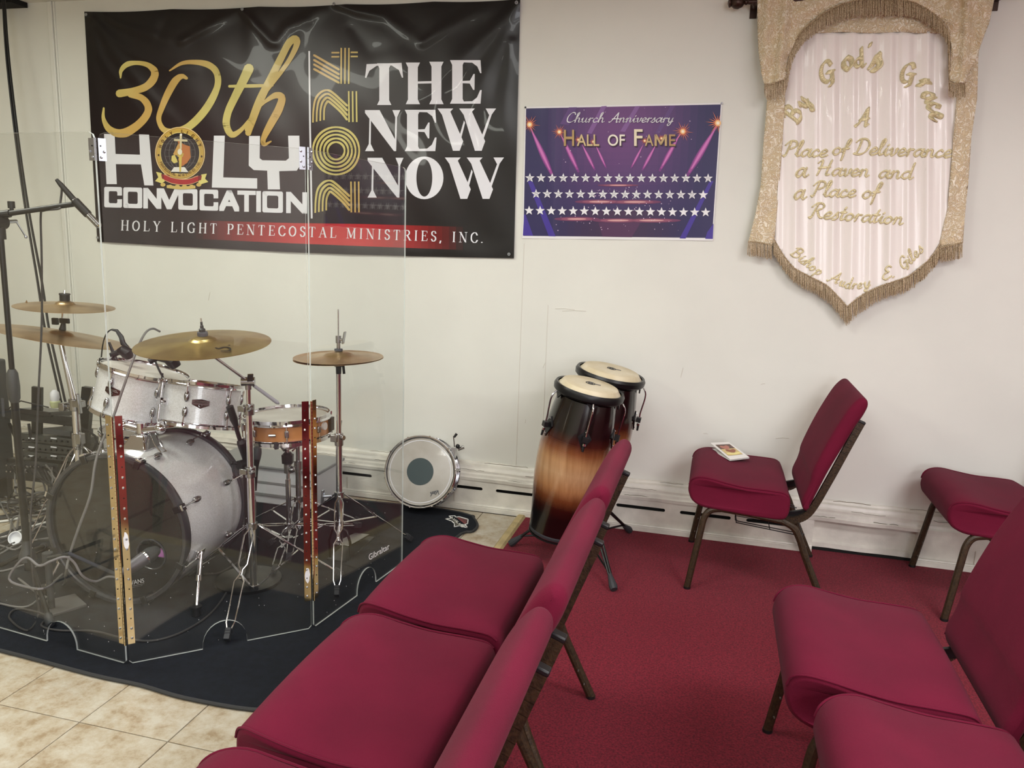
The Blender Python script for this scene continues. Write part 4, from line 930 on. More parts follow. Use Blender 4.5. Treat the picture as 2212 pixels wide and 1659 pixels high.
def cloth(name, poly, m, fn, par, step=9, thick=.002, label=None):
    # grid clipped to an outline so that folds stay smooth
    xs = [p[0] for p in poly]; ys = [p[1] for p in poly]; bm = bmesh.new()
    vs = [bm.verts.new((x, y, 0)) for x, y in poly]
    for t in tessellate_polygon([[V((x, y, 0)) for x, y in poly]]):
        try: bm.faces.new([vs[i] for i in t])
        except ValueError: pass
    x = math.floor(min(xs)/step)*step+step*.37
    while x < max(xs): bmesh.ops.bisect_plane(bm, geom=bm.verts[:]+bm.edges[:]+bm.faces[:], plane_co=(x, 0, 0), plane_no=(1, 0, 0)); x += step
    y = math.floor(min(ys)/step)*step+step*.41
    while y < max(ys): bmesh.ops.bisect_plane(bm, geom=bm.verts[:]+bm.edges[:]+bm.faces[:], plane_co=(0, y, 0), plane_no=(0, 1, 0)); y += step*2
    inv = ROOTM[par.name].inverted()
    for v_ in bm.verts: v_.co = inv @ fn(v_.co.x, v_.co.y, 0)
    me = bpy.data.meshes.new(name); bm.to_mesh(me); bm.free(); me.materials.append(m); me.polygons.foreach_set('use_smooth', [True]*len(me.polygons))
    o = bpy.data.objects.new(name, me); C.objects.link(o); o.parent = par
    if thick: s = o.modifiers.new('thick', 'SOLIDIFY'); s.thickness = thick
    if label: o['label'] = label
    return o
cloth('satin_panel', cat2(SL)[:-1]+cat2(SB)[:-1]+cat2(SB2)[:-1]+cat2(SR), M_satin, satf, eb, 5)
brf = lambda dy, a=.006: (lambda x, y, l: Y(x, y, YW-dy-a*math.sin(x*.11+y*.05)-a*.6*math.sin(y*.09-x*.03)))
cloth('side_border', [(1664, 60), (1657, 215), (1650, 300), (1643, 400), (1632, 460), (1617, 522), (1668, 529)]+[(1673, 516), (1681, 430), (1689, 330), (1696, 215), (1700, 60)], M_broc, brf(.055, .004), eb, 8)
cloth('side_border', [(2116, 60), (2110, 215), (2098, 300), (2091, 400), (2083, 480), (2080, 524), (2032, 534)]+[(2030, 522), (2047, 449), (2056, 340), (2066, 218), (2058, 60)], M_broc, brf(.055, .004), eb, 8)
cloth('heading', [(1690, -40), (2080, -40), (2070, 72), (1990, 72), (1940, 69), (1880, 72), (1820, 69), (1766, 72), (1690, 72)], M_broc, brf(.056, .003), eb, 8)
AR = [(1698, 171), (1707, 118), (1725, 77), (1751, 50), (1784, 26), (1825, 7), (1872, -1), (1958, 1), (1996, 15), (2026, 38), (2046, 65), (2052, 80)]
def swf(x, y, l):
    jl = max(0, 1-abs(x-1670)/60)+max(0, 1-abs(x-2090)/60)
    a = .017*math.sin(x*.16+y*.012)*jl+.010*math.sin(y*.10-abs(x-1880)*.05)+.012*math.exp(-((x-(1700-.12*y))/6)**2)+.012*math.exp(-((x-(2062-.0*y))/6)**2)
    return Y(x, y, YW-.092-a-.02*jl)
cloth('swag', [(1636, -45), (1636, 60), (1638, 110), (1645, 160), (1650, 178), (1657, 184), (1690, 172)]+cat2(AR)+[(2055, 97), (2051, 174), (2062, 181), (2084, 178), (2105, 135), (2117, 100), (2137, 50), (2150, -10), (2155, -45)], M_broc, swf, eb, 6, .004)
def fringe(name, edge, ln, y_, fn=None, k=3, seed=1, spread=.8):
    r = random.Random(seed); mb = MB(); E_ = cat2(edge, 6) if len(edge) > 2 else edge
    L = 0; pts = []
    for i in range(len(E_)-1):
        d = math.dist(E_[i], E_[i+1]); n = max(1, int(d/1.7))
        for j in range(n): pts.append((E_[i][0]+(E_[i+1][0]-E_[i][0])*j/n, E_[i][1]+(E_[i+1][1]-E_[i][1])*j/n))
    for x, y in pts:
        for q in range(2):
            l_ = ln(x, y)*r.uniform(.88, 1.06); yy = y_-(.004*q)+r.uniform(-.002, .002); x0 = x+r.uniform(-.8, .8); dx = r.uniform(-spread, spread)*2
            P = [Y(x0+dx*t+r.uniform(-.5, .5), y-2+l_*t, yy-.004*math.sin(t*3)) for t in (0, .3, .6, 1)]
            mb.tube(P, [.0012, .0019, .0019, .0013], 3, cap=False)
    o = mb.build(name, M_fringe, eb, smooth=60, kind='stuff')
    E2 = [Y(x, y, y_-.005) for x, y in E_]; MB().tube(E2, .0028, 6).build('braid', M_fringe, eb)
    return o
fringe('fringe', [(1698, 169)]+AR[1:], lambda x, y: 30+8*math.sin(PI*min(1, max(0, (x-1698)/360))), YW-.094)
fringe('fringe', [(2049, 70), (2050, 110), (2051, 150), (2051, 176)], lambda x, y: 26, YW-.096, seed=2)
fringe('fringe', [(1652, 181), (1668, 181), (1698, 169)], lambda x, y: 34, YW-.112, seed=3)
fringe('fringe', [(2050, 177), (2065, 182), (2087, 178)], lambda x, y: 34, YW-.112, seed=4)
fringe('fringe', SB, lambda x, y: 33+9*max(0, (x-1760)/70), YW-.052, seed=5)
fringe('fringe', SB2, lambda x, y: 33+9*max(0, (1900-x)/70), YW-.052, seed=6)
fringe('fringe', [(1617, 522), (1640, 524), (1669, 530)], lambda x, y: 34, YW-.056, seed=7)
fringe('fringe', [(2032, 535), (2056, 530), (2080, 524)], lambda x, y: 34, YW-.056, seed=8)
lt = Print()
def ap(t, x, y, s, a=0, w_=.066, nib=.7, width=None, sl=.2, ht=.04): lt.add(script_line(t, x, y, s, a, w_, ht, nib, sl, 1.0, width), (214, 190, 118), 3)
bk = dict(w_=.115, nib=.75, sl=0, ht=.035)
ap('B', 1722, 268, 40, -1.0, **bk); ap('y', 1741, 236, 42, -1.1, **bk)
ap('G', 1774, 178, 44, -.12, **bk); ap('o', 1821, 151, 56, -.12, **bk); ap('d', 1846, 145, 40, -.1, **bk); ap("'", 1874, 130, 36, .1, **bk); ap('s', 1880, 150, 70, .05, **bk)
ap('G', 1943, 174, 42, .25, **bk); ap('r', 1980, 182, 52, .85, **bk); ap('a', 1990, 204, 46, 1.0, **bk); ap('c', 2002, 226, 50, 1.1, **bk); ap('e', 2008, 246, 48, 1.15, **bk)
ap('A', 1848, 272, 38, -.02, .1)
ap('Place', 1690, 337, 33, .02, width=96); ap('of', 1796, 334, 33, .02, width=36); ap('Deliverance', 1842, 333, 34, .035, width=212)
ap('a', 1717, 382, 40, .0, width=24); ap('Haven', 1760, 378, 33, .03, width=116); ap('and', 1896, 384, 34, .03, width=74)
ap('a', 1713, 430, 40, .0, width=24); ap('Place', 1751, 424, 33, .02, width=96); ap('of', 1860, 428, 34, .03, width=38)
ap('Restoration', 1746, 470, 33, .075, width=204)
for t, x, y, a_, w_ in (('B', 1706, 549, .62, 18), ('i', 1722, 561, .62, 8), ('s', 1728, 566, .62, 10), ('h', 1735, 571, .62, 13), ('o', 1746, 580, .6, 12), ('p', 1757, 588, .55, 14)): ap(t, x, y, 24, a_, width=w_)
for t, x, y, a_, w_ in (('A', 1786, 606, .28, 24), ('u', 1811, 616, .3, 12), ('d', 1824, 622, .12, 13), ('r', 1839, 624, .0, 10), ('e', 1851, 624, -.1, 11), ('y', 1864, 622, -.22, 16)): ap(t, x, y, 24, a_, width=w_)
ap('E.', 1905, 606, 27, -.25, width=30)
for t, x, y, a_, w_ in (('G', 1950, 583, -.62, 18), ('i', 1965, 573, -.75, 9), ('l', 1972, 566, -.8, 9), ('e', 1979, 559, -.85, 12), ('s', 1988, 549, -.9, 13)): ap(t, x, y, 25, a_, width=w_)
o = lt.build('gold_lettering', M_goldtx, eb, satf, step=14, label='gold lame lettering sewn on the satin')
s = o.modifiers.new('thick', 'SOLIDIFY'); s.thickness = .0015; s.offset = 0
# rod and finial
zr = Y(1625, 4, YW-.075).z; xl = Y(1632, 4, YW-.075).x; xr_ = Y(2160, 0, YW-.075).x
rd_ = thing('curtain_rod', (xl, YW-.075, zr), 'dark bronze rod with ball finial holding the ivory cloth banner', 'rod')
MB().cyl((xl-.03, YW-.075, zr), (xr_+.1, YW-.075, zr), .011, n=16).build('rod', M_bronze, rd_)
MB().lathe([(.006, 0), (.012, .004), (.012, .012), (.008, .016), (.02, .024), (.028, .042), (.026, .058), (.016, .07), (.02, .074), (.02, .080), (.006, .086)], (xl-.03, YW-.075, zr), (-1, 0, 0), 20, cap1=True).build('finial', M_bronze, rd_)
for xx in (xl-.004, xr_): MB().bar((xx, YW, zr-.01), (xx, YW-.085, zr-.012), .02, .012).tube([(xx, YW-.06, zr-.012), (xx, YW-.075, zr-.024), (xx, YW-.092, zr-.012)], .005, 8).box((xx, YW-.004, zr-.02), (.03, .008, .06)).build('bracket', M_bronze, rd_)
# ================================================================ DRUM MAT
mo = [G(1020, 1118, 0), G(1031, 1135, 0), G(1022, 1150, 0), V((-1.115, 3.35, 0)), V((-1.125, 2.4, 0)), V((-1.13, 2.02, 0)), V((-1.16, 1.935, 0)), V((-1.25, 1.885, 0)), V((-1.48, 1.876, 0)), V((-1.65, 1.893, 0)), V((-1.84, 1.896, 0)), V((-2.24, 1.925, 0)), V((-2.7, 1.93, 0)), V((-2.98, 1.94, 0)), V((-3.08, 2.05, 0)), V((-3.08, 2.8, 0)), V((-3.05, 3.55, 0)), V((-2.95, 3.68, 0)), V((-2.4, 3.70, 0)), V((-1.84, 3.705, 0)), V((-1.45, 3.735, 0)), V((-1.23, 3.725, 0)), V((-1.12, 3.69, 0))]
mo = catmull(mo, 4, True); MT = .009
mt = thing('drum_mat', (-2.1, 2.8, 0), 'black drum rug with bound edge and a shield logo in one corner, under the drums', 'rug')
MB().prism([p+V((0, 0, MT)) for p in mo], (0, 0, 1), MT-.0005).build('pile', M_mat, mt, smooth=0)
MB().tube([p+V((0, 0, .0065)) for p in mo], .0065, 8, closed=True).build('bound_edge', M_matedge, mt)
zl = lambda x, y: (950+x/27.65, 1100+y/27.65)
lg = Print(); A_ = lambda P, c, l: lg.add([[zl(*p) for p in P]], c, l)
ol = [(340, 575), (600, 545), (690, 510), (560, 400), (880, 385), (975, 470), (1150, 440), (1690, 600), (1660, 860), (1500, 905), (1640, 1070), (1590, 1095), (1180, 985), (870, 1040), (880, 850), (700, 690)]
lg.add(nibstroke([zl(*p) for p in ol+[ol[0]]], 1.0, .7), (222, 222, 220), 2)
A_([(640, 560), (760, 560), (1200, 900), (1180, 960), (940, 970), (930, 850), (780, 680)], (84, 82, 72), 1); A_([(1010, 500), (1150, 480), (1630, 620), (1600, 830), (1470, 870), (1180, 640)], (96, 52, 50), 1); A_([(1060, 500), (1180, 520), (1560, 830), (1460, 870)], (120, 56, 60), 2)
for i, ch in enumerate('AHEAD'):
    x0, y0 = 640+150*i, 410+125*i
    lg.add(fit_text(ch, [zl(x0+70, y0-10), zl(x0+190, y0+85), zl(x0+120, y0+200), zl(x0, y0+110)], .03), (216, 216, 208), 4)
A_([(1180, 870), (1440, 900), (1540, 1040), (1300, 980)], (190, 192, 186), 3)
lg.build('shield_logo', M_print, mt, lambda x, y, l: G(x, y, MT+.0006+.0003*l), step=12)

# ================================================================ DRUMS AND CYMBALS
def zat(x, y, py):
    a_, b_ = 0.0, 2.4
    f = lambda z: 829.5-FPX*((V((x, y, z))-CAMP).dot(UP))/((V((x, y, z))-CAMP).dot(FW))
    for _ in range(40):
        m_ = (a_+b_)/2
        if f(m_) > py: a_ = m_
        else: b_ = m_
    return a_
def lug_mesh(p, out, up, l=.045, r=.011, rod=.03, hoop=None):
    """teardrop lug standing off the shell with its tension rod"""
    out = V(out).normalized(); up = V(up).normalized(); s_ = out.cross(up)
    m1 = MB().ball(p, 1, (r, r*.9, l*.55), 14, (s_, out, up))
    m1.cyl(p-out*.004, p+out*.004, r*.9, r*.7, 12)
    m2 = MB().cyl(p+up*l*.2+out*.004, p+up*(l*.5+rod)+out*.007, .0035, .0035, 8).cyl(p+up*(l*.5+rod-.002)+out*.007, p+up*(l*.5+rod+.011)+out*.007, .0052, .0046, 6)
    return m1, m2
def drum(nm, T, B, r, label, shell_m, head_m, nl=6, hoop=.012, hh=.016, ph=0, lugs='tear', group=None, hoop_m=None, bot_m=None, ll=.04, cat_='drum'):
    T, B = V(T), V(B); ax = (T-B).normalized(); L = (T-B).length; a, b, n = frame(ax)
    t = thing(nm, B, label, cat_, group); f = (a, b, n); hm = hoop_m or M_chrome
    MB().lathe([(r, .006), (r, L-.006)], B, f=f, n=48).build('shell', shell_m, t)
    MB().lathe([(1e-4, L-.004), (r*.93, L-.004), (r*.985, L-.006), (r*.985, L-.012)], B, f=f, n=48).build('top_head', head_m, t)
    MB().lathe([(1e-4, .004), (r*.985, .004), (r*.985, .012)], B, f=f, n=48).build('bottom_head', bot_m or head_m, t)
    hp = lambda z0, s: [(r+.001, z0), (r+.001, z0+s*hh*.3), (r+.004, z0+s*hh), (r+.010, z0+s*hh), (r+.008, z0+s*hh*.3), (r+.013, z0), (r+.013, z0-s*.003), (r+.001, z0-s*.003), (r+.001, z0)]
    MB().lathe(hp(L-hh*.55, 1), B, f=f, n=48).build('hoop', hm, t); MB().lathe(hp(hh*.55, -1), B, f=f, n=48).build('hoop', hm, t)
    for k in range(nl):
        th = ph+2*PI*k/nl; o_ = a*math.cos(th)+b*math.sin(th)
        if lugs == 'tear':
            for s, c_ in ((1, L-.052), (-1, .052)):
                p = B+n*c_+o_*(r+.005); m1, m2 = lug_mesh(p, o_, n*s, ll, .011, max(.006, .052-ll*.5-hh*.6)); u = m1.build('lug', M_chromed, t); m2.build('tension_rod', M_chrome, u)
        else:
            p = B+n*(L/2)+o_*(r+.006); u = MB().box(p, (.018, .03 if L < .12 else .05, .014), (n.cross(o_), n, o_)).build('lug', M_chromed, t, bevel=.004)
            MB().cyl(p+n*(-L/2+.004)+o_*.004, p+n*(L/2-.004)+o_*.004, .003, .003, 8).cyl(p+n*(L/2-.006)+o_*.004, p+n*(L/2+.006)+o_*.004, .005, .005, 6).build('tension_rod', M_chrome, u)
    return t, f
TR, BR_ = V((-1.995, 2.735, .798)), V((-2.001, 2.700, .637)); TL_, BL_ = V((-2.225, 2.681, .845)), V((-2.262, 2.655, .665))
t1, f1 = drum('rack_tom', TR, BR_, .152, 'white sparkle rack tom, the smaller one, on the right of the pair', M_spark, M_head, 6, ph=-.25, group='rack toms on the bass drum')
t2, f2 = drum('rack_tom', TL_, BL_, .165, 'white sparkle rack tom, the wider left one behind the shield seam', M_spark, M_head, 6, ph=-.55, group='rack toms on the bass drum')
def badge(t, B, T, f, r, th, s=1.0):
    a, b, n = f; o_ = a*math.cos(th)+b*math.sin(th); s_ = n.cross(o_); p = (V(B)*.45+V(T)*.55)+o_*(r+.0025)
    P = [(-.032, .012), (.0, .017), (.032, .012), (.032, -.006), (.0, -.02), (-.032, -.006)]
    c = lambda x, z, d=0: (p+s_*x*s+n*z*s+o_*(d-(math.sqrt(max(0, r*r-0))-math.sqrt(max(0, r*r-x*x)))))
    u = MB().prism([c(x, z, .002) for x, z in P], o_, .003).build('badge', M_badge, t, smooth=0)
    m = MB(); m.tube([c(.006*math.cos(q*PI/6), -.008+.006*math.sin(q*PI/6), .003) for q in range(13)], .0008, 5)
    for z, w_ in ((.007, .022), (.002, .026)): m.tube([c(-w_, z, .003), c(0, z+.001, .003), c(w_, z, .003)], .0009, 5)
    m.build('badge_relief', M_chromed, u)
def angle_to_cam(f, P): a, b, n = f; d = CAMP-V(P); return math.atan2(d.dot(b), d.dot(a))
badge(t1, BR_, TR, f1, .152, angle_to_cam(f1, BR_)+.0)
badge(t2, BL_, TL_, f2, .165, angle_to_cam(f2, BL_)-.62)
# suspension rods on the toms and the double tom holder
for t, B, T, f, r, da in ((t1, BR_, TR, f1, .152, -1.0), (t2, BL_, TL_, f2, .165, .75)):
    a, b, n = f; th = angle_to_cam(f, B)+da; o_ = a*math.cos(th)+b*math.sin(th)
    MB().cyl(B+n*.01+o_*(r+.022), T-n*.01+o_*(r+.022), .0055, .0055, 12).box((B+T)/2+o_*(r+.014), (.022, .026, .03), (n.cross(o_), n, o_)).cyl((B+T)/2+o_*(r+.02)-n.cross(o_)*.03, (B+T)/2+o_*(r+.02)+n.cross(o_)*.03, .006, .004, 10).build('mount_bracket', M_chrome, t, bevel=0)

# bass drum
n0 = V((math.cos(-1.5057), math.sin(-1.5057), 0)); F0 = V((-2.091, 2.326, .306)); R_ = .278; DEP = .42
right0 = V((-n0.y, n0.x, 0))
bd = thing('bass_drum', (F0.x, F0.y, 0), 'large white sparkle bass drum with black front head and grey hoops', 'drum'); Bk = F0-n0*DEP; fb = frame(n0)
MB().lathe([(R_, .012), (R_, DEP-.012)], Bk, f=fb, n=72).build('shell', M_spark, bd)
fh = MB().lathe([(.068, DEP-.004), (R_*.94, DEP-.004), (R_*.985, DEP-.008), (R_*.985, DEP-.03)], Bk, f=fb, n=72)
# front head with an off-centre port: plain disc plus a ring
a, b, n = fb
def hd(x, z, d=0): return F0+a*x+b*z+n*(d-.004)
hz = 1 if b.z > 0 else -1
def hdz(x, z, d=0): return hd(x, z*hz, d)
side = 1 if a.x > 0 else -1
pl = MB(); cxp, czp, rp = .135*side, -.085, .058
outer = [V((R_*.985*math.cos(2*PI*k/64), R_*.985*math.sin(2*PI*k/64), 0)) for k in range(64)]; inner = [V((cxp+rp*math.cos(2*PI*k/28), czp+rp*math.sin(2*PI*k/28), 0)) for k in range(28)]
tri = tessellate_polygon([outer, inner[::-1]]); al = outer+inner[::-1]
pl.add([hdz(p.x, p.y, 0) for p in al], [tuple(t) for t in tri])
hd_ = pl.build('front_head', M_blackhead, bd, smooth=0)
MB().tube([hdz(cxp+rp*math.cos(2*PI*k/28), czp+rp*math.sin(2*PI*k/28), .001) for k in range(28)], .0035, 8, closed=True).build('port_ring', M_gun, hd_)
MB().lathe([(1e-4, .004), (R_*.985, .004)], Bk, f=fb, n=48).build('rear_head', M_head, bd)
MB().box(Bk+n0*.2+V((0, 0, -R_+.05)), (.3, .24, .06), (a, n0, V((0, 0, 1)))).build('muffling_pillow', M_felt, bd, bevel=.02); MB().box(F0-n0*.03+right0*.165+V((0, 0, -.085)), (.03, .03, .03), (a, n0, V((0, 0, 1)))).build('purple_felt', M_pink, bd, bevel=.006)
for c_, s in ((DEP, 1), (0, -1)):
    MB().lathe([(R_+.001, c_-s*.022), (R_+.013, c_-s*.022), (R_+.015, c_-s*.018), (R_+.015, c_+s*.010), (R_+.013, c_+s*.014), (R_+.001, c_+s*.014), (R_-.003, c_+s*.010), (R_-.003, c_-s*.004), (R_+.001, c_-s*.022)], Bk, f=fb, n=80).build('hoop', M_gun, bd)
def on_shell(x_ang, d): # angle measured clockwise from the top seen from the front
    o_ = V((0, 0, 1))*math.cos(x_ang)+V((n0.y*-1, n0.x, 0))*math.sin(x_ang)*1.0; return o_, F0+n0*(-d)
right = V((-n0.y, n0.x, 0))
for k in range(8):
    th = PI/8+k*PI/4; o_ = V((0, 0, 1))*math.cos(th)+right*math.sin(th); tg = n0.cross(o_)
    for dd, s in ((.0, 1), (DEP, -1)):
        q = F0-n0*dd; c = MB().box(q+o_*(R_+.019)+n0*(s*.0-(0 if s > 0 else 0)), (.026, .034, .008), (tg, n0, o_)).box(q+o_*(R_+.006)+n0*s*.017, (.024, .006, .03), (tg, n0, o_)).build('claw', M_black if s > 0 else M_chromed, bd, bevel=.002)
        MB().cyl(q+o_*(R_+.024)+n0*s*.006, q+o_*(R_+.019)-n0*s*.085, .0032, .0032, 8).box(q+o_*(R_+.024)+n0*s*.014, (.022, .004, .010), (tg, n0, o_)).build('claw_rod', M_chrome, c)
    for dd in (.105, DEP-.105):
        p = F0-n0*dd+o_*(R_+.010); MB().ball(p, 1, (.012, .024, .012), 14, (tg, n0, o_)).cyl(p-o_*.012, p, .012, .009, 12).build('lug', M_chromed, bd)
for s, lean in ((1, .10), (-1, .10)):
    o_ = (right*s*.93+V((0, 0, -.36))).normalized(); p = F0-n0*.10+o_*(R_+.01)
    foot = V((p.x, p.y, 0))+right*s*.055+n0*.115+V((0, 0, .03))
    u = MB().box(p, (.05, .04, .02), (n0, n0.cross(o_), o_)).build('spur_bracket', M_chrome, bd, bevel=.004)
    m_ = p+(foot-p)*.42+o_*.004
    MB().cyl(p+o_*.01+V((0, 0, .01)), m_, .0095, .0085, 14).cyl(m_, foot, .006, .006, 12).cyl(m_+V((0, 0, .01)), m_-(m_-foot).normalized()*.012, .012, .012, 12).build('spur', M_chrome, u)
    MB().cyl(foot+V((0, 0, .012)), foot+V((.0, 0, -.018)), .014, .017, 14).cyl(foot+V((0, 0, .018)), foot+V((0, 0, .012)), .02, .02, 14).build('spur_foot', M_black, u)
# word mark
ev = Print().add(fit_text('EVANS', [(276, 1255), (311, 1249), (312, 1258), (277, 1265)], .012), (200, 200, 202), 1).add([[(278, 1267), (312, 1260), (312, 1261), (278, 1268)], [(279, 1270), (308, 1264), (308, 1264.6), (279, 1270.6)]], (140, 140, 142), 1)
def onp(P, N): return lambda x, y, l: CAMP+ray(x, y)*((P-CAMP).dot(N)/ray(x, y).dot(N))+N*.0006*l
ev.build('word_mark', M_print, hd_, onp(hdz(0, 0, .0012), n0), step=20)
# tom holder on top of the shell
pt = F0-n0*.17+V((0, 0, R_)); holder = MB()
holder.add([pt+right*x+n0*y+V((0, 0, z)) for x, y, z in ((-.055, -.06, -.004), (.055, -.06, -.004), (.055, .06, -.004), (-.055, .06, -.004), (-.028, -.03, .05), (.028, -.03, .05), (.028, .03, .05), (-.028, .03, .05))], [(0, 1, 5, 4), (1, 2, 6, 5), (2, 3, 7, 6), (3, 0, 4, 7), (4, 5, 6, 7), (0, 3, 2, 1)])
holder.build('tom_holder_base', M_chrome, bd, bevel=.006)
mid = pt+V((0, 0, .062)); ah = MB().cyl(mid-V((0, 0, .02)), mid+V((0, 0, .03)), .018, .018, 18)
for s, B, f, r in ((1, BR_, f1, .152), (-1, BL_, f2, .165)):
    th = angle_to_cam(f, B)+(-1.0 if s > 0 else .75); a2, b2, n2 = f; e_ = B+(a2*math.cos(th)+b2*math.sin(th))*(r+.022)+n2*.01
    ah.cyl(mid+right*s*.0, mid+right*s*.075+V((0, 0, .012)), .015, .015, 14).ball(mid+right*s*.08+V((0, 0, .014)), .022, n=14).tube([mid+right*s*.08+V((0, 0, .014)), (mid+right*s*.08+e_)/2+V((0, 0, .0)), e_], .006, 10)
ah.build('tom_arm', M_chrome, bd)
MB().tube([mid+right*.02-n0*.01, pt+right*.075+n0*.03+V((0, 0, .018)), pt+right*.115+n0*.05-V((0, 0, .004)), pt+right*.125+n0*.035, pt+right*.09+n0*.01+V((0, 0, .01)), mid+right*.03-n0*.03], .0028, 8).build('wing_key', M_chrome, bd)

# floor tom, snare drum, spare snare
ft = D(318, 932, 3.78); ftT = V((ft.x, ft.y, .47))
tf, ff = drum('floor_tom', ftT, ftT-V((0, 0, .33)), .20, 'white sparkle floor tom half hidden behind the bass drum', M_spark, M_head, 8, ph=.2)
a, b, n = ff
for k in range(3):
    th = .9+2*PI*k/3; o_ = a*math.cos(th)+b*math.sin(th); p = ftT+o_*.222
    MB().tube([V((p.x, p.y, .42)), V((p.x, p.y, .09)), V((p.x, p.y, .05))+o_*.02, V((p.x, p.y, .026))+o_*.024], .0055, 10).box(p+V((0, 0, -.16))-o_*.01, (.03, .05, .03), (n.cross(o_), n, o_)).cyl(V((p.x, p.y, .03))+o_*.024, V((p.x, p.y, MT))+o_*.024, .014, .016, 12).build('leg', M_chrome, tf)
SC = V((-1.802, 3.049, .618))
ts, fs = drum('snare_drum', SC, SC-V((-.004, .0, .092)), .182, 'shallow orange maple snare drum on its chrome stand', M_orange, M_head, 8, ph=angle_to_cam(frame((0, 0, 1)), SC)-.02, lugs='box', hh=.022)
a, b, n = fs
def sat(th, z, o): q = angle_to_cam(fs, SC)+th; return SC+(a*math.cos(q)+b*math.sin(q))*(.182+o)+V((0, 0, z))
MB().tube([sat(-.42, -.05, .004), sat(-.34, -.05, .004), sat(-.26, -.05, .004)], .0065, 8).build('air_vent_badge', M_chromed, ts)
MB().cyl(sat(.98, -.04, .0), sat(.98, -.04, .012), .017, .017, 18).build('round_badge', M_paper, ts)
MB().box(sat(1.35, -.045, .01), (.02, .03, .06)).tube([sat(1.1, -.095, .01), sat(1.4, -.098, .03), sat(1.6, -.09, .05), sat(1.62, -.045, .055)], .005, 8).build('strainer_lever', M_black, ts)
sn = thing('snare_stand', (SC.x, SC.y, 0), 'chrome basket stand holding the orange snare drum', 'stand')
zb = SC.z-.098; hub = zat(SC.x, SC.y, 1135)
MB().cyl((SC.x, SC.y, .10), (SC.x, SC.y, zb-.20), .0115, n=16).cyl((SC.x, SC.y, zb-.2), (SC.x, SC.y, zb-.045), .008, n=14).build('column', M_chrome, sn)
MB().cyl((SC.x, SC.y, zb-.125), (SC.x, SC.y, zb-.085), .026, .028, 6).cyl((SC.x, SC.y, zb-.085), (SC.x, SC.y, zb-.075), .022, .016, 12).build('basket_nut', M_black, sn)
MB().cyl((SC.x, SC.y, zb-.17), (SC.x, SC.y, zb-.13), .018, n=14).ball((SC.x+.025, SC.y-.01, zb-.15), .015, n=12).build('height_clamp', M_chromed, sn)
for k in range(3):
    th = -PI/2+.3+2*PI*k/3; d = V((math.cos(th), math.sin(th), 0)); P0 = V((SC.x, SC.y, zb-.06))
    MB().tube([P0, P0+d*.03+V((0, 0, .006)), P0+d*.10+V((0, 0, .052)), P0+d*.185+V((0, 0, .058))], .006, 8).tube([P0+d*.02-V((0, 0, .012)), P0+d*.06+V((0, 0, .02))], .004, 6).build('basket_arm', M_chrome, sn)
    MB().tube([P0+d*.178+V((0, 0, .056)), P0+d*.203+V((0, 0, .06)), P0+d*.203+V((0, 0, .085))], .008, 8).build('rubber_tip', M_rub, sn)
def tripod(par, c, hz_, r, th0, double=True, zc=None, mat_=None, foot_m=None):
    zc = hz_*.35 if zc is None else zc; m_ = mat_ or M_chrome
    MB().cyl((c.x, c.y, hz_-.012), (c.x, c.y, hz_+.012), .021, n=18).build('collar', M_chromed, par)
    MB().cyl((c.x, c.y, zc-.01), (c.x, c.y, zc+.01), .018, n=18).build('collar', M_chromed, par)
    for k in range(3):
        th = th0+2*PI*k/3; d = V((math.cos(th), math.sin(th), 0)); s = V((-d.y, d.x, 0)); T0 = V((c.x, c.y, hz_))+d*.02; F_ = V((c.x, c.y, MT+.028))+d*r; mb = MB()
        if double:
            for q in (-1, 1):
                mb.tube([T0+(F_-T0)*t+s*q*h_ for t, h_ in ((0, .004), (.03, .006), (.08, .017), (.37, .016), (.42, .004), (.47, .004), (.53, .017), (.90, .014), (.985, .003))], .0028, 8)
            mb.ball(T0+(F_-T0)*.445, .006, n=8)
        else: mb.bar(T0, F_, .018, .006)
        mb.build('leg', m_, par)
        st = T0+(F_-T0)*.5; MB().bar(V((c.x, c.y, zc))+d*.016, st, .010, .003).build('brace', m_, par)
        dd = (F_-T0).normalized(); MB().bar(F_-dd*.020, F_+dd*.022, .024, .020, s).bar(F_-dd*.012, F_-dd*.008, .027, .022, s).bar(F_-dd*.002, F_+dd*.002, .027, .022, s).build('rubber_foot', foot_m or M_rub, par, bevel=.004)
tripod(sn, SC, hub, .335, math.atan2(-.325, .12))
def cymbal(nm, c, nrm_, r, m, label, group='cymbals', bellr=.2, par=None):
    t = thing(nm, c, label, 'cymbal', group); b_ = r*bellr
    top = [(.006, .021), (b_*.5, .019), (b_*.85, .013), (b_, .006), (b_*1.12, .0035), (r*.6, -.001), (r*.9, -.0065), (r, -.009)]
    MB().lathe(top+[(x, z-.0014) for x, z in top[::-1]]+[top[0]], c, V(nrm_), 80).build('bronze_disc', m, t, smooth=25)
    return t
nl_ = lambda az, el: V((math.cos(el)*math.cos(az), math.cos(el)*math.sin(az), math.sin(el)))
CR = V((-1.73, 2.381, 1.031)); nC = nl_(-1.55, 1.467)
cc = cymbal('crash_cymbal', CR, nC, .229, M_cym, 'aged bronze crash cymbal with a small squiggle logo, tilted over the toms', None)
sg_ = Print().add(nibstroke([(496, 746), (480, 744), (466, 746), (464, 750), (472, 753), (484, 750), (494, 751), (498, 755), (492, 758), (478, 758)], 1.5, .8, 0, True), (58, 52, 40), 1)
sg_.build('squiggle_logo', M_print, cc, onp(CR-nC*.0005, nC), step=20)
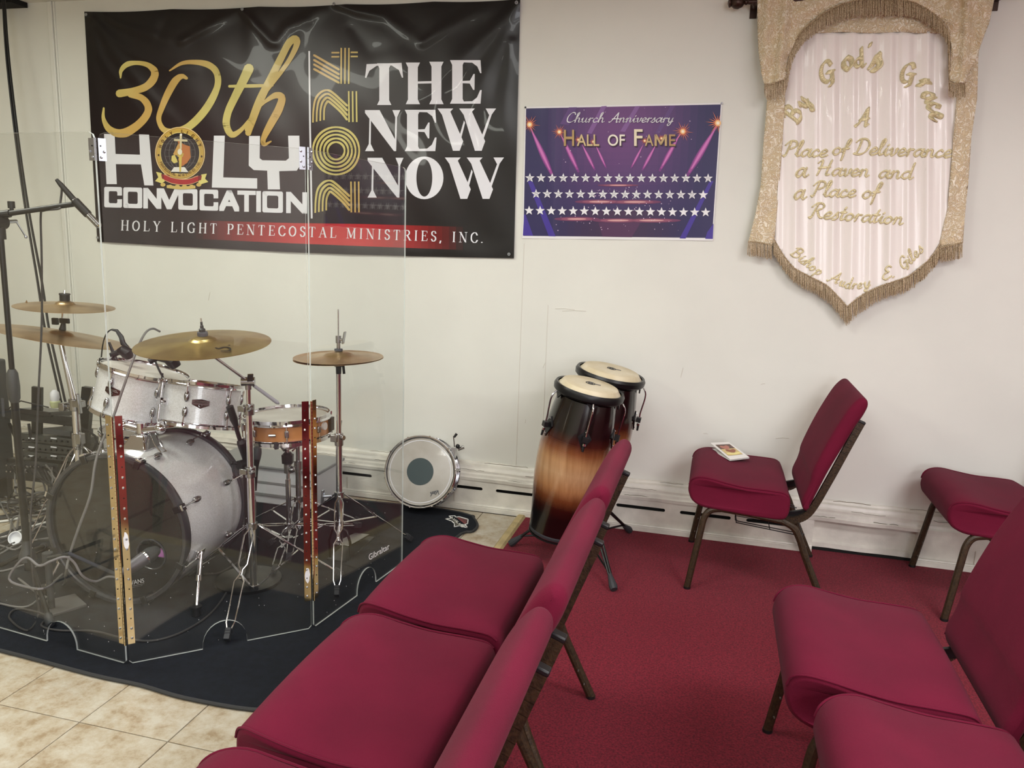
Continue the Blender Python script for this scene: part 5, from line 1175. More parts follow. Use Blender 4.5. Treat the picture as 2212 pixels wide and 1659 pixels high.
def topper(par, c, n_, s=1.0, rod=.03):
    MB().lathe([(.010*s, .018), (.017*s, .019), (.018*s, .026), (.017*s, .034), (.006*s, .034)], c, n_, 20, cap1=True).build('felt', M_felt, par)
    MB().lathe([(.006, .034), (.011*s, .035), (.011*s, .044), (.006, .048), (.006, .056), (.004, .058), (.004, .058+rod*.4)], c, n_, 14, cap1=True).build('top_nut', M_black, par)
    MB().cyl(V(c)-n_*.03, V(c)+n_*(.058+rod*.8), .003, n=8).build('threaded_rod', M_chrome, par)
# crash stand
cs = thing('boom_stand', (-1.656, 2.534, 0), 'chrome boom cymbal stand in the middle holding the crash cymbal', 'stand', 'cymbal stands')
cx, cy_ = -1.656, 2.534; hz_ = zat(cx, cy_, 1135); hg = V((cx, cy_, zat(cx, cy_, 824))); z1, z2 = zat(cx, cy_, 1015), zat(cx, cy_, 880)
MB().cyl((cx, cy_, .05), (cx, cy_, z1), .0145, n=20).build('column', M_chrome, cs); MB().cyl((cx, cy_, z1), (cx, cy_, z2), .0125, n=20).build('column', M_chrome, cs)
MB().cyl((cx, cy_, z2), (cx, cy_, hg.z), .009, n=16).build('column', M_chrome, cs)
for z in (z1, z2): MB().cyl((cx, cy_, z-.028), (cx, cy_, z+.012), .02, .0205, 18).box((cx-.018, cy_-.012, z-.004), (.03, .026, .022)).cyl((cx+.012, cy_-.02, z-.004), (cx+.03, cy_-.028, z+.004), .009, .007, 10).build('height_clamp', M_chromed, cs, bevel=.002)
aim = CR-nC*.03; dr = (hg-aim).normalized()
MB().cyl(aim, hg+dr*.04, .0055, n=12).build('boom_arm', M_chrome, cs); MB().cyl(hg+dr*.03, hg+dr*.155, .0065, .0075, 12).cyl(hg+dr*.155, hg+dr*.165, .0075, .003, 10).build('arm_sleeve', mat('grey_sleeve', (176, 176, 184), .4), cs)
MB().cyl(hg-V((.022, .01, 0)), hg+V((.022, .01, 0)), .017, n=16).bar(hg+V((.02, -.02, .006)), hg+V((.03, -.03, .034)), .02, .006).cyl(hg+V((0, 0, -.03)), hg, .012, n=12).build('tilter', M_chromed, cs)
topper(cs, CR, nC)
tripod(cs, V((cx, cy_, 0)), hz_, .345, math.radians(-71.9), zc=.05)
# hi-hat
HC = V((-1.50, 2.953, .917)); hx, hy = HC.x, HC.y
h1 = cymbal('hi_hat_cymbal', HC, V((-.03, -.02, 1)), .185, M_cymp, 'upper bronze hi-hat cymbal, bell upward, near the shield edge', 'hi-hat pair', .33)
h2 = cymbal('hi_hat_cymbal', HC+V((0, 0, -.014)), V((.02, .015, -1)), .184, M_cymp, 'lower bronze hi-hat cymbal, upside down under the upper one', 'hi-hat pair', .33)
hs = thing('hi_hat_stand', (hx, hy, 0), 'chrome hi-hat stand with pull rod, pedal and tripod', 'stand')
zt = zat(hx, hy, 668); zcl = zat(hx, hy, 735); zh = zat(hx, hy, 1068); zc2 = zat(hx, hy, 945)
MB().cyl((hx, hy, .30), (hx, hy, zt), .0032, n=10).build('pull_rod', M_chrome, hs)
MB().cyl((hx, hy, HC.z+.022), (hx, hy, HC.z+.030), .017, n=16).build('felt', M_felt, hs)
MB().cyl((hx, hy, HC.z+.03), (hx, hy, HC.z+.055), .008, n=12).cyl((hx, hy, HC.z+.055), (hx, hy, HC.z+.085), .012, n=12).cyl((hx, hy, HC.z+.07), (hx+.03, hy-.01, HC.z+.07), .006, .005, 8).bar((hx+.026, hy-.012, HC.z+.055), (hx+.036, hy-.012, HC.z+.105), .018, .004).build('clutch', M_chromed, hs)
MB().cyl((hx, hy, HC.z-.075), (hx, hy, HC.z-.045), .011, .012, 14).cyl((hx, hy, HC.z-.045), (hx, hy, HC.z-.030), .016, .028, 18).cyl((hx, hy, HC.z-.030), (hx, hy, HC.z-.024), .028, n=18).bar((hx+.024, hy-.006, HC.z-.035), (hx+.030, hy-.01, HC.z-.072), .008, .008).build('seat_cup', M_black, hs)
MB().cyl((hx, hy, zc2), (hx, hy, HC.z-.07), .0105, n=18).build('column', M_chrome, hs); MB().cyl((hx, hy, .10), (hx, hy, zc2), .0135, n=18).build('column', M_chrome, hs)
MB().cyl((hx, hy, zc2-.035), (hx, hy, zc2+.018), .0185, n=18).box((hx-.012, hy-.018, zc2), (.03, .02, .03)).cyl((hx+.015, hy-.012, zc2+.004), (hx+.032, hy-.018, zc2+.006), .011, n=12).build('height_clamp', M_chromed, hs, bevel=.002)
tripod(hs, HC, zh, .355, math.radians(-65), zc=zh-.13)
MB().cyl((hx-.02, hy-.03, zh+.0), (hx-.055, hy-.05, zh+.0), .006, n=8).bar((hx-.05, hy-.05, zh+.03), (hx-.056, hy-.05, zh-.03), .016, .008).build('wing_bolt', M_steel, hs, bevel=.002)
fp = MB().tube([V((hx-.045, hy, MT+.012)), V((hx-.05, hy, .10)), V((hx-.035, hy, .15)), V((hx, hy, .168)), V((hx+.035, hy, .15)), V((hx+.05, hy, .10)), V((hx+.045, hy, MT+.012))], .006, 8).build('pedal_frame', M_blackm, hs)
MB().bar((hx-.005, hy+.02, .075), (hx-.02, hy+.27, .03), .075, .008).build('footboard', M_chromed, hs, bevel=.003); MB().box((hx-.012, hy+.14, MT+.004), (.09, .30, .006)).build('pedal_base', M_blackm, hs); MB().cyl((hx, hy, .08), (hx, hy, .30), .002, n=6).build('pull_chain', M_steel, hs)
# pair of stacked cymbals on the left
RC, rn = V((-2.806, 2.864, .931)), nl_(.79, 1.371); SCy, sn_ = V((-2.816, 2.904, 1.060)), nl_(.03, 1.517)
cymbal('ride_cymbal', RC, rn, .279, M_cymp, 'large bronze ride cymbal tilting to the right, under the small cymbal', None, .19)
k2 = cymbal('small_cymbal', SCy, sn_, .203, M_cymp, 'smaller bronze cymbal mounted level above the ride cymbal, edge chipped', None)
MB().prism([SCy+V((-.203, -.02, -.008)), SCy+V((-.187, -.02, .014)), SCy+V((-.180, -.02, -.006))], (0, 1, 0), .0014).build('chipped_edge', M_cymp, k2, smooth=0)
ls = thing('double_cymbal_stand', (-2.66, 2.98, 0), 'chrome stand on the left carrying the two stacked cymbals', 'stand', 'cymbal stands')
tp = RC-rn*.03; cb = D(162, 870, 3.55); cz = V((cb.x+.01, cb.y, .06)); cb0 = V((cb.x, cb.y, cb.z))
MB().cyl(V((cb.x, cb.y, .05)), V((cb.x, cb.y, cb.z-.02)), .0165, n=18).build('column', M_chrome, ls)
MB().cyl(cb0-V((0, 0, .02)), tp, .0135, .011, 16).build('column', M_chrome, ls); MB().cyl(cb0+V((.012, 0, .0)), tp+V((.0, .0, -.0)), .008, .008, 12).build('boom_arm', M_chrome, ls)
MB().cyl(cb0-V((0, 0, .035)), cb0+V((0, 0, .02)), .026, n=18).box(cb0+V((.03, -.01, .0)), (.05, .03, .03)).bar(cb0+V((.045, -.03, .05)), cb0+V((.055, -.03, -.04)), .016, .012).cyl(cb0+V((-.06, -.01, -.02)), cb0+V((.0, 0, -.02)), .012, .012, 12).box(cb0+V((-.05, -.01, -.02)), (.03, .04, .035)).build('multi_clamp', M_chromed, ls, bevel=.003)
zc3 = zat(cb.x, cb.y, 950); MB().cyl((cb.x, cb.y, zc3-.03), (cb.x, cb.y, zc3+.03), .024, n=18).box((cb.x+.025, cb.y-.01, zc3+.01), (.03, .03, .05)).build('height_clamp', M_chromed, ls, bevel=.003)
MB().cyl(tp, SCy+sn_*.065, .0045, n=10).build('threaded_rod', M_chrome, ls)
MB().lathe([(.012, .02), (.015, .022), (.010, .05), (.005, .06)], RC, rn, 16).box(RC+V((.03, -.01, .065)), (.05, .012, .022)).box(RC+V((-.02, -.01, .06)), (.03, .014, .03)).build('wing_nut', M_black, ls, bevel=.003)
MB().lathe([(.010, .018), (.021, .020), (.021, .046), (.024, .047), (.022, .052), (.004, .053)], SCy, sn_, 20, cap1=True).build('top_nut', M_black, ls)
tripod(ls, V((cb.x, cb.y, 0)), .42, .36, .6, zc=.15)
# spare snare leaning on the wall
sp_c, sp_n = V((-1.401, 3.655, .226)), nl_(-1.435, .296)
tq, fq = drum('spare_snare_drum', sp_c, sp_c-sp_n*.135, .176, 'metal snare drum with a black centre dot leaning against the baseboard', M_chromed, mat('clear_aged_head', (196, 194, 186), .3, col2=(176, 172, 162), vscale=6, coat=.4), 10, ph=.15, lugs='box', hh=.018)
a, b, n = fq
MB().lathe([(1e-4, -.0030), (.070, -.0030), (.070, -.0036)], sp_c, f=fq, n=40).build('centre_dot', mat('dark_green_dot', (66, 80, 82), .4), tq, smooth=0)
MB().lathe([(.158, -.0034), (.160, -.0026), (.162, -.0034)], sp_c, f=fq, n=56).build('collar_line', M_white, tq)
rmk = Print().add(nibstroke([(930, 1072), (935, 1064), (941, 1068), (946, 1060), (948, 1068)], .5, .4), (70, 74, 80), 1).add(fit_text('REMO', [(929, 1063), (946, 1058), (948, 1062), (931, 1068)], .02), (84, 88, 94), 1)
rmk.build('word_mark', M_print, tq, onp(sp_c-sp_n*.0028, sp_n), step=30)
rt = (V((1, 0, 0))-sp_n*sp_n.x).normalized(); up_ = sp_n.cross(rt); up_ = up_ if up_.z > 0 else -up_
q0 = sp_c+rt*.155+up_*.115-sp_n*.05
MB().box(q0, (.022, .05, .045), (rt, up_, sp_n)).cyl(q0+rt*.02+up_*.02, q0+rt*.05+up_*.035, .009, .010, 12).tube([q0+up_*.03, q0+up_*.055-rt*.005, q0+up_*.085-rt*.012], .003, 6).build('strainer', M_chromed, tq)
MB().cyl(q0+up_*.08-rt*.008, q0+up_*.10+rt*.004, .006, .007, 10).ball(q0+rt*.02+up_*.035+sp_n*.02, .012, n=12).build('strainer_knob', M_black, tq)
# ================================================================ ACRYLIC DRUM SHIELD
ds = thing('drum_shield', (-1.767, 1.975, MT), 'clear acrylic folding drum shield with long brass hinges, standing in front of the drums', 'drum shield')
Q = [V((-2.385, 2.040, 0)), V((-1.7675, 1.975, 0)), V((-1.316, 2.380, 0)), V((-1.232, 3.025, 0))]
PH = 1.675; zf = MT+.002
tops = [(205, 290), (652, 318)]
def panel(P0, P1, notch, gap=.006):
    d = (P1-P0); L = d.length; d.normalize(); nn = V((d.y, -d.x, 0)); a0, a1 = gap, L-gap
    pts = [(a0, zf+.01), (a0+.01, zf)]; c_, r = notch; hgt = r*1.25
    pts += [(c_-r-.004, zf)]+[(c_+r*math.cos(PI-k*PI/14), zf+hgt*math.sin(k*PI/14)**.85) for k in range(15)]+[(c_+r+.004, zf)]
    pts += [(a1-.01, zf), (a1, zf+.01), (a1, zf+PH-.02), (a1-.006, zf+PH-.006), (a1-.02, zf+PH), (a0+.02, zf+PH), (a0+.006, zf+PH-.006), (a0, zf+PH-.02)]
    W3 = [P0+d*u+V((0, 0, z)) for u, z in pts]; N = len(W3); tri = tessellate_polygon([W3]); b = [p-nn*.006 for p in W3]
    mb = MB(); mb.add(W3+b, [tuple(t) for t in tri]+[tuple(N+i for i in t[::-1]) for t in tri]); mb.c = 1
    k0 = len(mb.f); mb.add(W3+b, [(i, (i+1) % N, N+(i+1) % N, N+i) for i in range(N)])
    return mb.build('acrylic_panel', None, ds, smooth=0, mats=[M_acr, M_acre]), d, nn
def cpos(P0, P1, x, y): return (V((x, y, 0))-P0).dot((P1-P0).normalized())
pan = []
for P0, P1, n0_, n1_ in ((Q[0], Q[1], (-2.126, 2.012), (-1.988, 1.998)), (Q[1], Q[2], (-1.5975, 2.1327), (-1.4966, 2.2387)), (Q[2], Q[3], (-1.305, 2.671), (-1.276, 2.809))):
    c0_, c1_ = cpos(P0, P1, *n0_), cpos(P0, P1, *n1_); pan.append(panel(P0, P1, ((c0_+c1_)/2, (c1_-c0_)/2)))
def leaf_pair(P, dl, nl, dr_, nr, z0, z1, w_, m, pitch, name, screws, stripe=None):
    """two hinge leaves on the front faces of neighbouring panels with a knuckled pin between"""
    h = thing if False else None
    for d, nn, s in ((dl, nl, -1), (dr_, nr, 1)):
        base = P+nn*.0015; c_ = base+d*s*(w_/2+.006)
        lf = MB().box(c_+V((0, 0, (z0+z1)/2)), (w_, .0016, z1-z0), (d, nn, V((0, 0, 1)))).build(name, m, ds, smooth=0)
        z = z0+pitch*.6; k = 0; sb_ = MB(); nb = MB()
        while z < z1-.006:
            (sb_ if k % 3 != 2 else nb).ball(c_+nn*.0012+d*s*w_*(.1 if screws == 1 else (.22 if k % 2 else -.2))+V((0, 0, z)), .0042 if k % 3 != 2 else .0022, n=8); z += pitch; k += 1
        if sb_.v: sb_.build('rivet', M_steel, lf, kind='stuff')
        if nb.v: nb.build('hole', M_dark, lf, kind='stuff')
    nm = (nl+nr).normalized(); kb = MB(); z = z0; q = 0; kl = .0125 if screws == 1 else .018
    while z < z1:
        kb.cyl(P+nm*.006+V((0, 0, z)), P+nm*.006+V((0, 0, min(z1, z+kl*.92))), .0042, n=8); z += kl; q += 1
    kb.build('hinge_knuckles', m, ds, kind='stuff')
(d0, n0__), (d1, n1__), (d2, n2__) = [(p[1], p[2]) for p in pan]
z0a, z1a = zat(Q[1].x, Q[1].y, 1392), zat(Q[1].x, Q[1].y, 899)
z0b, z1b = zat(Q[2].x, Q[2].y, 1296), zat(Q[2].x, Q[2].y, 866)
leaf_pair(Q[1], d0, n0__, d1, n1__, z0a, z1a, .021, M_brassp, .034, 'hinge_leaf', 1)
leaf_pair(Q[2], d1, n1__, d2, n2__, z0b, z1b, .024, M_brassp, .034, 'hinge_leaf', 1)
za, zb_ = zat(Q[1].x, Q[1].y, 347), zat(Q[1].x, Q[1].y, 298); leaf_pair(Q[1], d0, n0__, d1, n1__, za, zb_, .020, M_steel, .016, 'small_hinge_leaf', 2)
za, zb_ = zat(Q[2].x, Q[2].y, 367), zat(Q[2].x, Q[2].y, 318); leaf_pair(Q[2], d1, n1__, d2, n2__, za, zb_, .020, M_steel, .016, 'small_hinge_leaf', 2)
# irregular white patches on the brass, and the maker's word in the corner
for P, d, nn, s, px in ((Q[1], d1, n1__, 1, 1170), (Q[2], d1, n1__, -1, 1240)):
    zc_ = zat(P.x, P.y, px); rr = random.Random(px); c_ = P+nn*.0028+d*s*.018; pts = []
    for k in range(16):
        a_ = 2*PI*k/16; r = rr.uniform(.75, 1.1); pts.append(c_+d*(.009*r*math.cos(a_))+V((0, 0, zc_+.030*r*math.sin(a_))))
    MB().prism(pts, nn, .0006).build('white_patch', M_white, ds, smooth=0)
gb = Print().add(fit_text('Gibraltar', [(795.5, 1198), (840, 1173), (842, 1185), (797, 1211)], .016), (236, 238, 240), 1)
gb.build('word_mark', M_print, ds, onp(Q[2]+n2__*.001, n2__), step=40)
# specks of dust and chips low on the panels
dsb = MB(); rr = random.Random(9)
for k in range(70):
    i = rr.choice((0, 1, 1, 2)); P0, P1 = Q[i], Q[i+1]; t = rr.uniform(.08, .95); p = P0+(P1-P0)*t+V((0, 0, zf+abs(rr.gauss(0, .22))+.02)); dsb.ball(p+pan[i][2]*.0006, rr.uniform(.0005, .0013), n=6)
dsb.build('dust_specks', M_white, ds, kind='stuff')

# ================================================================ MICROPHONES AND STANDS
def wire(name, pts, r, m, label, cat='cable', group=None, k=6):
    P = catmull(pts, k); t = tag(MB().tube(P, r, 8).build(name, m), label, cat, group); return t
ms = thing('boom_mic_stand', (-2.487, 2.30, 0), 'tall black boom microphone stand at the left edge reaching toward the banner', 'microphone stand', 'microphone stands')
mx_, my_ = -2.487, 2.30; dm = (V((mx_, my_, .8))-CAMP).dot(FW)
# pole follows the vertical through its base
zt_ = zat(mx_, my_, 480); zg = zat(mx_, my_, 835)
MB().cyl((mx_, my_, .10), (mx_, my_, zg), .0135, n=16).cyl((mx_, my_, zg), (mx_, my_, zt_), .0095, n=14).build('pole', M_blackm, ms)
MB().lathe([(.014, -.06), (.020, -.045), (.022, .0), (.019, .05), (.012, .065)], (mx_, my_, zg), n=18, cap0=True, cap1=True).build('grip_clutch', M_darkgrey, ms)
MB().lathe([(.032, -.02), (.03, .0), (.018, .03), (.014, .06)], (mx_, my_, .16), n=18, cap0=True).build('leg_hub', M_darkgrey, ms)
for k, px in enumerate(((110, 1348), (-60, 1300), (95, 1180))):
    f_ = G(*px, MT+.014) if px[0] > 0 else V((mx_-.27, my_-.1, MT+.014)); c_ = V((mx_, my_, .17)); d = (f_-c_).normalized()
    u = MB().tube([c_+d*.02, f_], .009, 10).build('leg', M_blackm, ms); MB().tube([f_-d*.045, f_-d*.012, f_+d*.004], [.014, .017, .012], 12).build('rubber_foot', M_rub, ms)
hc = V((mx_, my_, zt_)); MB().cyl(hc-V((.0, .02, 0)), hc+V((0, .02, 0)), .024, n=18).cyl(hc-V((0, 0, .06)), hc-V((0, 0, .01)), .017, n=14).build('swivel', M_black, ms)
tl = D(35, 478, dm-.03); te = D(56, 512, dm-.03); MB().cyl(hc, tl, .007, n=10).cyl(tl, te, .003, n=8).ball(te, .006, n=10).build('t_lever', M_steel, ms)
bs = hc+V((0, 0, .025)); be = D(165, 440, dm-.10); b0_ = bs-(be-bs)*.5
MB().cyl(b0_, be, .0095, n=14).cyl(bs-(be-bs)*.06, bs+(be-bs)*.14, .014, n=14).build('boom', M_blackm, ms); kb_ = D(26, 462, dm-.03); MB().cyl(kb_, kb_+V((0, 0, .035)), .007, n=10).cyl(kb_+V((0, 0, .02)), kb_+V((0, 0, .045)), .012, n=12).build('boom_knob', M_black, ms)
mm = thing('pencil_microphone', be, 'silver pencil microphone clipped to the tall boom stand', 'microphone', 'microphones')
m0, m1, m2_ = D(122, 388, dm-.12), D(160, 432, dm-.11), D(214, 488, dm-.10)
MB().tube([m0, m0+(m1-m0)*.25, m1], [.006, .009, .0105], 12).build('plug', M_black, mm); MB().cyl(m1, m2_, .0115, .0115, 16).cyl(m2_, m2_+(m2_-m1).normalized()*.004, .0115, .007, 16).build('body', M_chromed, mm)
mc = m1+(m2_-m1)*.28; MB().cyl(mc-(m2_-m1).normalized()*.03, mc+(m2_-m1).normalized()*.035, .015, .0145, 12).cyl(mc, be, .009, n=10).build('clip', M_black, mm)
wire('microphone_cable', [m0, D(133, 405, dm-.1), D(130, 440, dm-.1), be+(bs-be)*.2+V((0, -.01, -.01)), D(95, 455, dm-.1), D(88, 468, dm-.08), D(90, 560, dm-.05), D(90, 700, dm), D(83, 850, dm), D(77, 1000, dm), D(66, 1120, dm-.02), D(72, 1250, dm-.03), G(84, 1322, MT+.005), G(60, 1362, MT+.005), G(20, 1335, MT+.005), G(40, 1315, MT+.005), G(100, 1330, MT+.005), G(90, 1352, MT+.005), G(130, 1362, MT+.005), G(200, 1363, MT+.005), G(265, 1378, MT+.005), G(330, 1384, MT+.005), G(400, 1362, MT+.005), G(460, 1320, MT+.005), G(500, 1260, MT+.005), G(520, 1210, MT+.005)], .0038, M_cable, 'dark cable falling from the tall boom stand and curving across the mat')
for j, off in enumerate((0, 9)):
    c_ = [V((Y(6+off*.3, -14, 3.7).x, 3.7, 2.64)), Y(14+off*.5, 120, 3.66), Y(34+off*.6, 300, 3.6), Y(55+off*.7, 450, 3.55), Y(80+off, 600, 3.5), Y(96+off, 705, 3.45), Y(112+off, 780, 3.42), Y(128+off, 850, 3.4), Y(138+off, 905, 3.4), Y(140+off, 1000, 3.4)]
    wire('hanging_cable', c_, .0062, M_black, 'black cable coming down from the ceiling corner to the cymbal stand' if j == 0 else 'second black cable beside the one from the ceiling corner', group='cables from the ceiling')
# kick microphone on a low stand in front of the head
km = thing('kick_drum_microphone', D(290, 1220, 2.62), 'silver kick drum microphone pointing into the bass drum port', 'microphone', 'microphones')
k0, k1, k2_ = D(262, 1240, 2.60), D(312, 1206, 2.66), D(336, 1190, 2.74)
MB().tube([k0-(k1-k0)*.2, k0, k0+(k1-k0)*.5, k1], [.010, .013, .022, .024], 18).build('body', mat('satin_nickel', (104, 102, 108), .5, .7), km); MB().cyl(k1, k1+(k1-k0).normalized()*.006, .0255, n=18).build('ring', M_chrome, km); MB().tube([k1, (k1+k2_)/2, k2_], [.023, .026, .018], 18).build('grille', M_darkgrey, km)
kst = thing('low_mic_stand', G(112, 1318, MT), 'low black microphone stand with a flat grey base before the bass drum', 'microphone stand', 'microphone stands')
kb0 = G(112, 1318, MT); kbt = V((kb0.x, kb0.y, zat(kb0.x, kb0.y, 1205)))
pb = [G(98, 1302, MT), G(162, 1287, MT), G(188, 1310, MT), G(110, 1334, MT)]; MB().prism([p+V((0, 0, .010)) for p in pb], (0, 0, 1), .010).build('base', mat('grey_base_plate', (92, 90, 88), .5), kst, bevel=.002)
MB().cyl(kb0, kbt, .012, n=14).build('pole', M_darkgrey, kst); MB().cyl(kbt-V((0, 0, .02)), kbt+V((0, 0, .02)), .018, n=14).tube([kbt, D(150, 1196, 2.5), k0-(k1-k0)*.1], .006, 8).build('boom', M_darkgrey, kst)
wire('kick_cable', [k0-(k1-k0)*.2, D(232, 1246, 2.58), D(205, 1256, 2.55), D(178, 1244, 2.5), D(160, 1215, 2.48), D(140, 1203, 2.46), D(110, 1212, 2.44), D(85, 1222, 2.44), D(60, 1205, 2.46), D(40, 1216, 2.46), D(20, 1250, 2.47), D(50, 1266, 2.46), D(100, 1270, 2.45), G(135, 1240, .1), G(110, 1262, MT+.01), G(60, 1310, MT+.006), G(-20, 1300, MT+.006)], .0038, M_cableg, 'thick grey cable looping from the kick drum microphone')
# clip microphones on the toms
def clip_mic(pts, head, cone, label, goose, rim):
    t = thing('clip_microphone', rim, label, 'microphone', 'microphones')
    MB().tube(pts, [.012]*len(pts), 12).build('body', M_black, t); MB().tube(head, cone, 14).build('windscreen', M_black, t); MB().tube(catmull(goose, 5), .0042, 8).build('clip_arm', M_black, t)
    return t
dT = (TR-CAMP).dot(FW)+.02
clip_mic([D(322, 782, dT-.1), D(345, 770, dT-.08)], [D(338, 772, dT-.08), D(360, 774, dT-.08), D(374, 782, dT-.08), D(381, 792, dT-.07)], [.013, .020, .027, .020], 'black clip microphone over the right rack tom, under the crash cymbal', [D(333, 775, dT-.09), D(344, 800, dT-.1), D(352, 815, dT-.1), D(358, 830, dT-.12), D(349, 838, dT-.12), D(351, 806, dT-.12)], TR)
dL = (TL_-CAMP).dot(FW)+.05
clip_mic([D(240, 768, dL), D(262, 758, dL)], [D(256, 760, dL-.05), D(266, 757, dL-.05), D(275, 763, dL-.05), D(280, 773, dL-.04)], [.013, .024, .026, .016], 'black clip microphone over the left rack tom, behind the ride cymbal', [D(244, 768, dL), D(248, 778, dL), D(258, 790, dL), D(236, 740, dL), D(242, 760, dL)], TL_)
MB().tube([D(241, 712, dL+.02), D(252, 714, dL+.02), D(262, 728, dL+.02), D(266, 742, dL+.02), D(276, 752, dL+.02)], [.004, .007, .010, .011, .008], 10).build('plug', M_black, bpy.data.objects['clip_microphone.001'])
wire('tom_cable', [D(345, 716, dT+.05), D(330, 710, dT), D(315, 718, dT-.05), D(300, 745, dT-.25), D(283, 790, dT-.33), D(262, 850, dT-.38), D(243, 905, dT-.42), D(222, 950, dT-.45), D(206, 1000, dT-.48), D(195, 1070, dT-.5), D(170, 1140, dT-.5), D(150, 1200, dT-.5), D(142, 1240, dT-.5), G(138, 1262, MT+.006), G(100, 1290, MT+.006), G(40, 1250, MT+.006)], .0046, M_cableg, 'grey cable dropping from the right tom microphone past the bass drum')
wire('tom_cable', [D(256, 715, dL+.02), D(241, 712, dL+.02), D(228, 725, dL), D(220, 760, dL+.12), D(216, 840, dL+.2), D(217, 905, dL+.25), D(222, 960, dL+.3), D(224, 1000, dL+.3)], .003, M_black, 'thin black cable from the left tom microphone')
ssm = thing('short_mic_stand', G(530, 1160, MT), 'short black boom stand beside the bass drum, aimed at the snare', 'microphone stand', 'microphone stands')
sd = 3.12; sj = D(530, 1002, sd); sf = V((sj.x, sj.y, MT))
MB().cyl(sf+V((0, 0, .02)), sj, .011, n=14).cyl(sf+V((0, 0, .16)), sf+V((0, 0, .22)), .016, n=14).build('pole', M_blackm, ssm); MB().lathe([(.13, 0), (.13, .012), (.02, .022), (.012, .04)], sf, n=32, cap0=True).build('round_base', M_blackm, ssm)
MB().tube([D(496, 878, sd-.1), D(505, 905, sd-.08), D(510, 920, sd-.07)], [.0145, .0155, .010], 14).cyl(D(508, 918, sd-.07), D(524, 968, sd-.02), .0085, n=12).build('boom', M_blackm, ssm)
MB().tube([D(519, 950, sd-.03), D(522, 956, sd-.03), D(530, 985, sd), D(532, 998, sd)], [.014, .019, .015, .011], 14).cyl(sj-V((.01, .03, 0)), sj+V((.01, .03, 0)), .020, n=16).cyl(D(500, 1000, sd-.03), sj, .006, n=10).ball(D(500, 1000, sd-.03), .009, n=10).tube([D(500, 1000, sd-.03), D(506, 1028, sd-.03)], .004, 6).ball(D(506, 1030, sd-.03), .007, n=10).build('swivel', M_black, ssm)
sm_ = thing('snare_microphone', D(552, 975, sd+.06), 'black snare microphone with a round head held by the short boom stand', 'microphone', 'microphones')
MB().tube([D(549, 1060, sd+.06), D(551, 1010, sd+.06), D(553, 990, sd+.06)], [.010, .013, .018], 14).build('body', M_black, sm_); MB().tube([D(553, 992, sd+.06), D(554, 978, sd+.06), D(555, 968, sd+.06), D(555, 964, sd+.06)], [.018, .021, .018, .006], 16).build('grille', M_darkgrey, sm_)
wire('snare_cable', [D(549, 1060, sd+.06), D(552, 1110, sd+.06), D(540, 1150, sd), G(560, 1165, MT+.005), G(540, 1195, MT+.005), G(480, 1235, MT+.005), G(440, 1240, MT+.005)], .0035, M_cable, 'dark cable hanging from the snare microphone to the mat')
# spare chrome stand, plastic box
sps = thing('spare_stand', (-1.93, 3.38, 0), 'small chrome tripod stand standing empty behind the snare drum', 'stand', 'cymbal stands'); sx_, sy_ = D(644, 1010, 3.62).x, D(644, 1010, 3.62).y
MB().cyl((sx_, sy_, .06), (sx_, sy_, zat(sx_, sy_, 1000)), .0125, n=16).cyl((sx_, sy_, zat(sx_, sy_, 1000)), (sx_, sy_, zat(sx_, sy_, 925)), .010, n=16).build('column', M_chromed, sps)
zz = zat(sx_, sy_, 1000); MB().cyl((sx_, sy_, zz-.03), (sx_, sy_, zz+.012), .019, n=16).box((sx_-.02, sy_-.015, zz-.02), (.04, .03, .022)).build('height_clamp', M_chromed, sps, bevel=.002)
tripod(sps, V((sx_, sy_, 0)), .20, .30, -1.2, zc=.06)
bx = thing('storage_box', (-2.35, 3.58, 0), 'low clear white plastic storage box with grey lid against the wall behind the snare', 'box')
xr1 = Y(690, 1083, 3.48).x; xl1 = xr1-.62; yb0, yb1 = 3.47, 3.74; zb0 = MT+.001; H_ = .20
MB().add([(xl1+.02, yb0+.015, zb0), (xr1-.03, yb0+.015, zb0), (xr1-.03, yb1-.015, zb0), (xl1+.02, yb1-.015, zb0), (xl1, yb0, zb0+H_), (xr1, yb0, zb0+H_), (xr1, yb1, zb0+H_), (xl1, yb1, zb0+H_)], [(0, 1, 5, 4), (1, 2, 6, 5), (2, 3, 7, 6), (3, 0, 4, 7), (0, 3, 2, 1)]).build('tub', M_bin, bx, bevel=.008)
MB().box(((xl1+xr1)/2, (yb0+yb1)/2, zb0+H_+.008), (xr1-xl1+.02, yb1-yb0+.02, .018)).build('lid', mat('grey_lid', (150, 152, 152), .4), bx, bevel=.005)
for z_ in (.055, .12): MB().box(((xl1+xr1)/2, yb0+.008, zb0+z_), (xr1-xl1-.04, .006, .016)).build('moulded_rib', mat('grey_band', (140, 142, 142), .5), bx, bevel=.002)
MB().box((xr1-.05, yb0+.0, zb0+H_-.02), (.05, .012, .04)).build('latch', M_white, bx, bevel=.003)

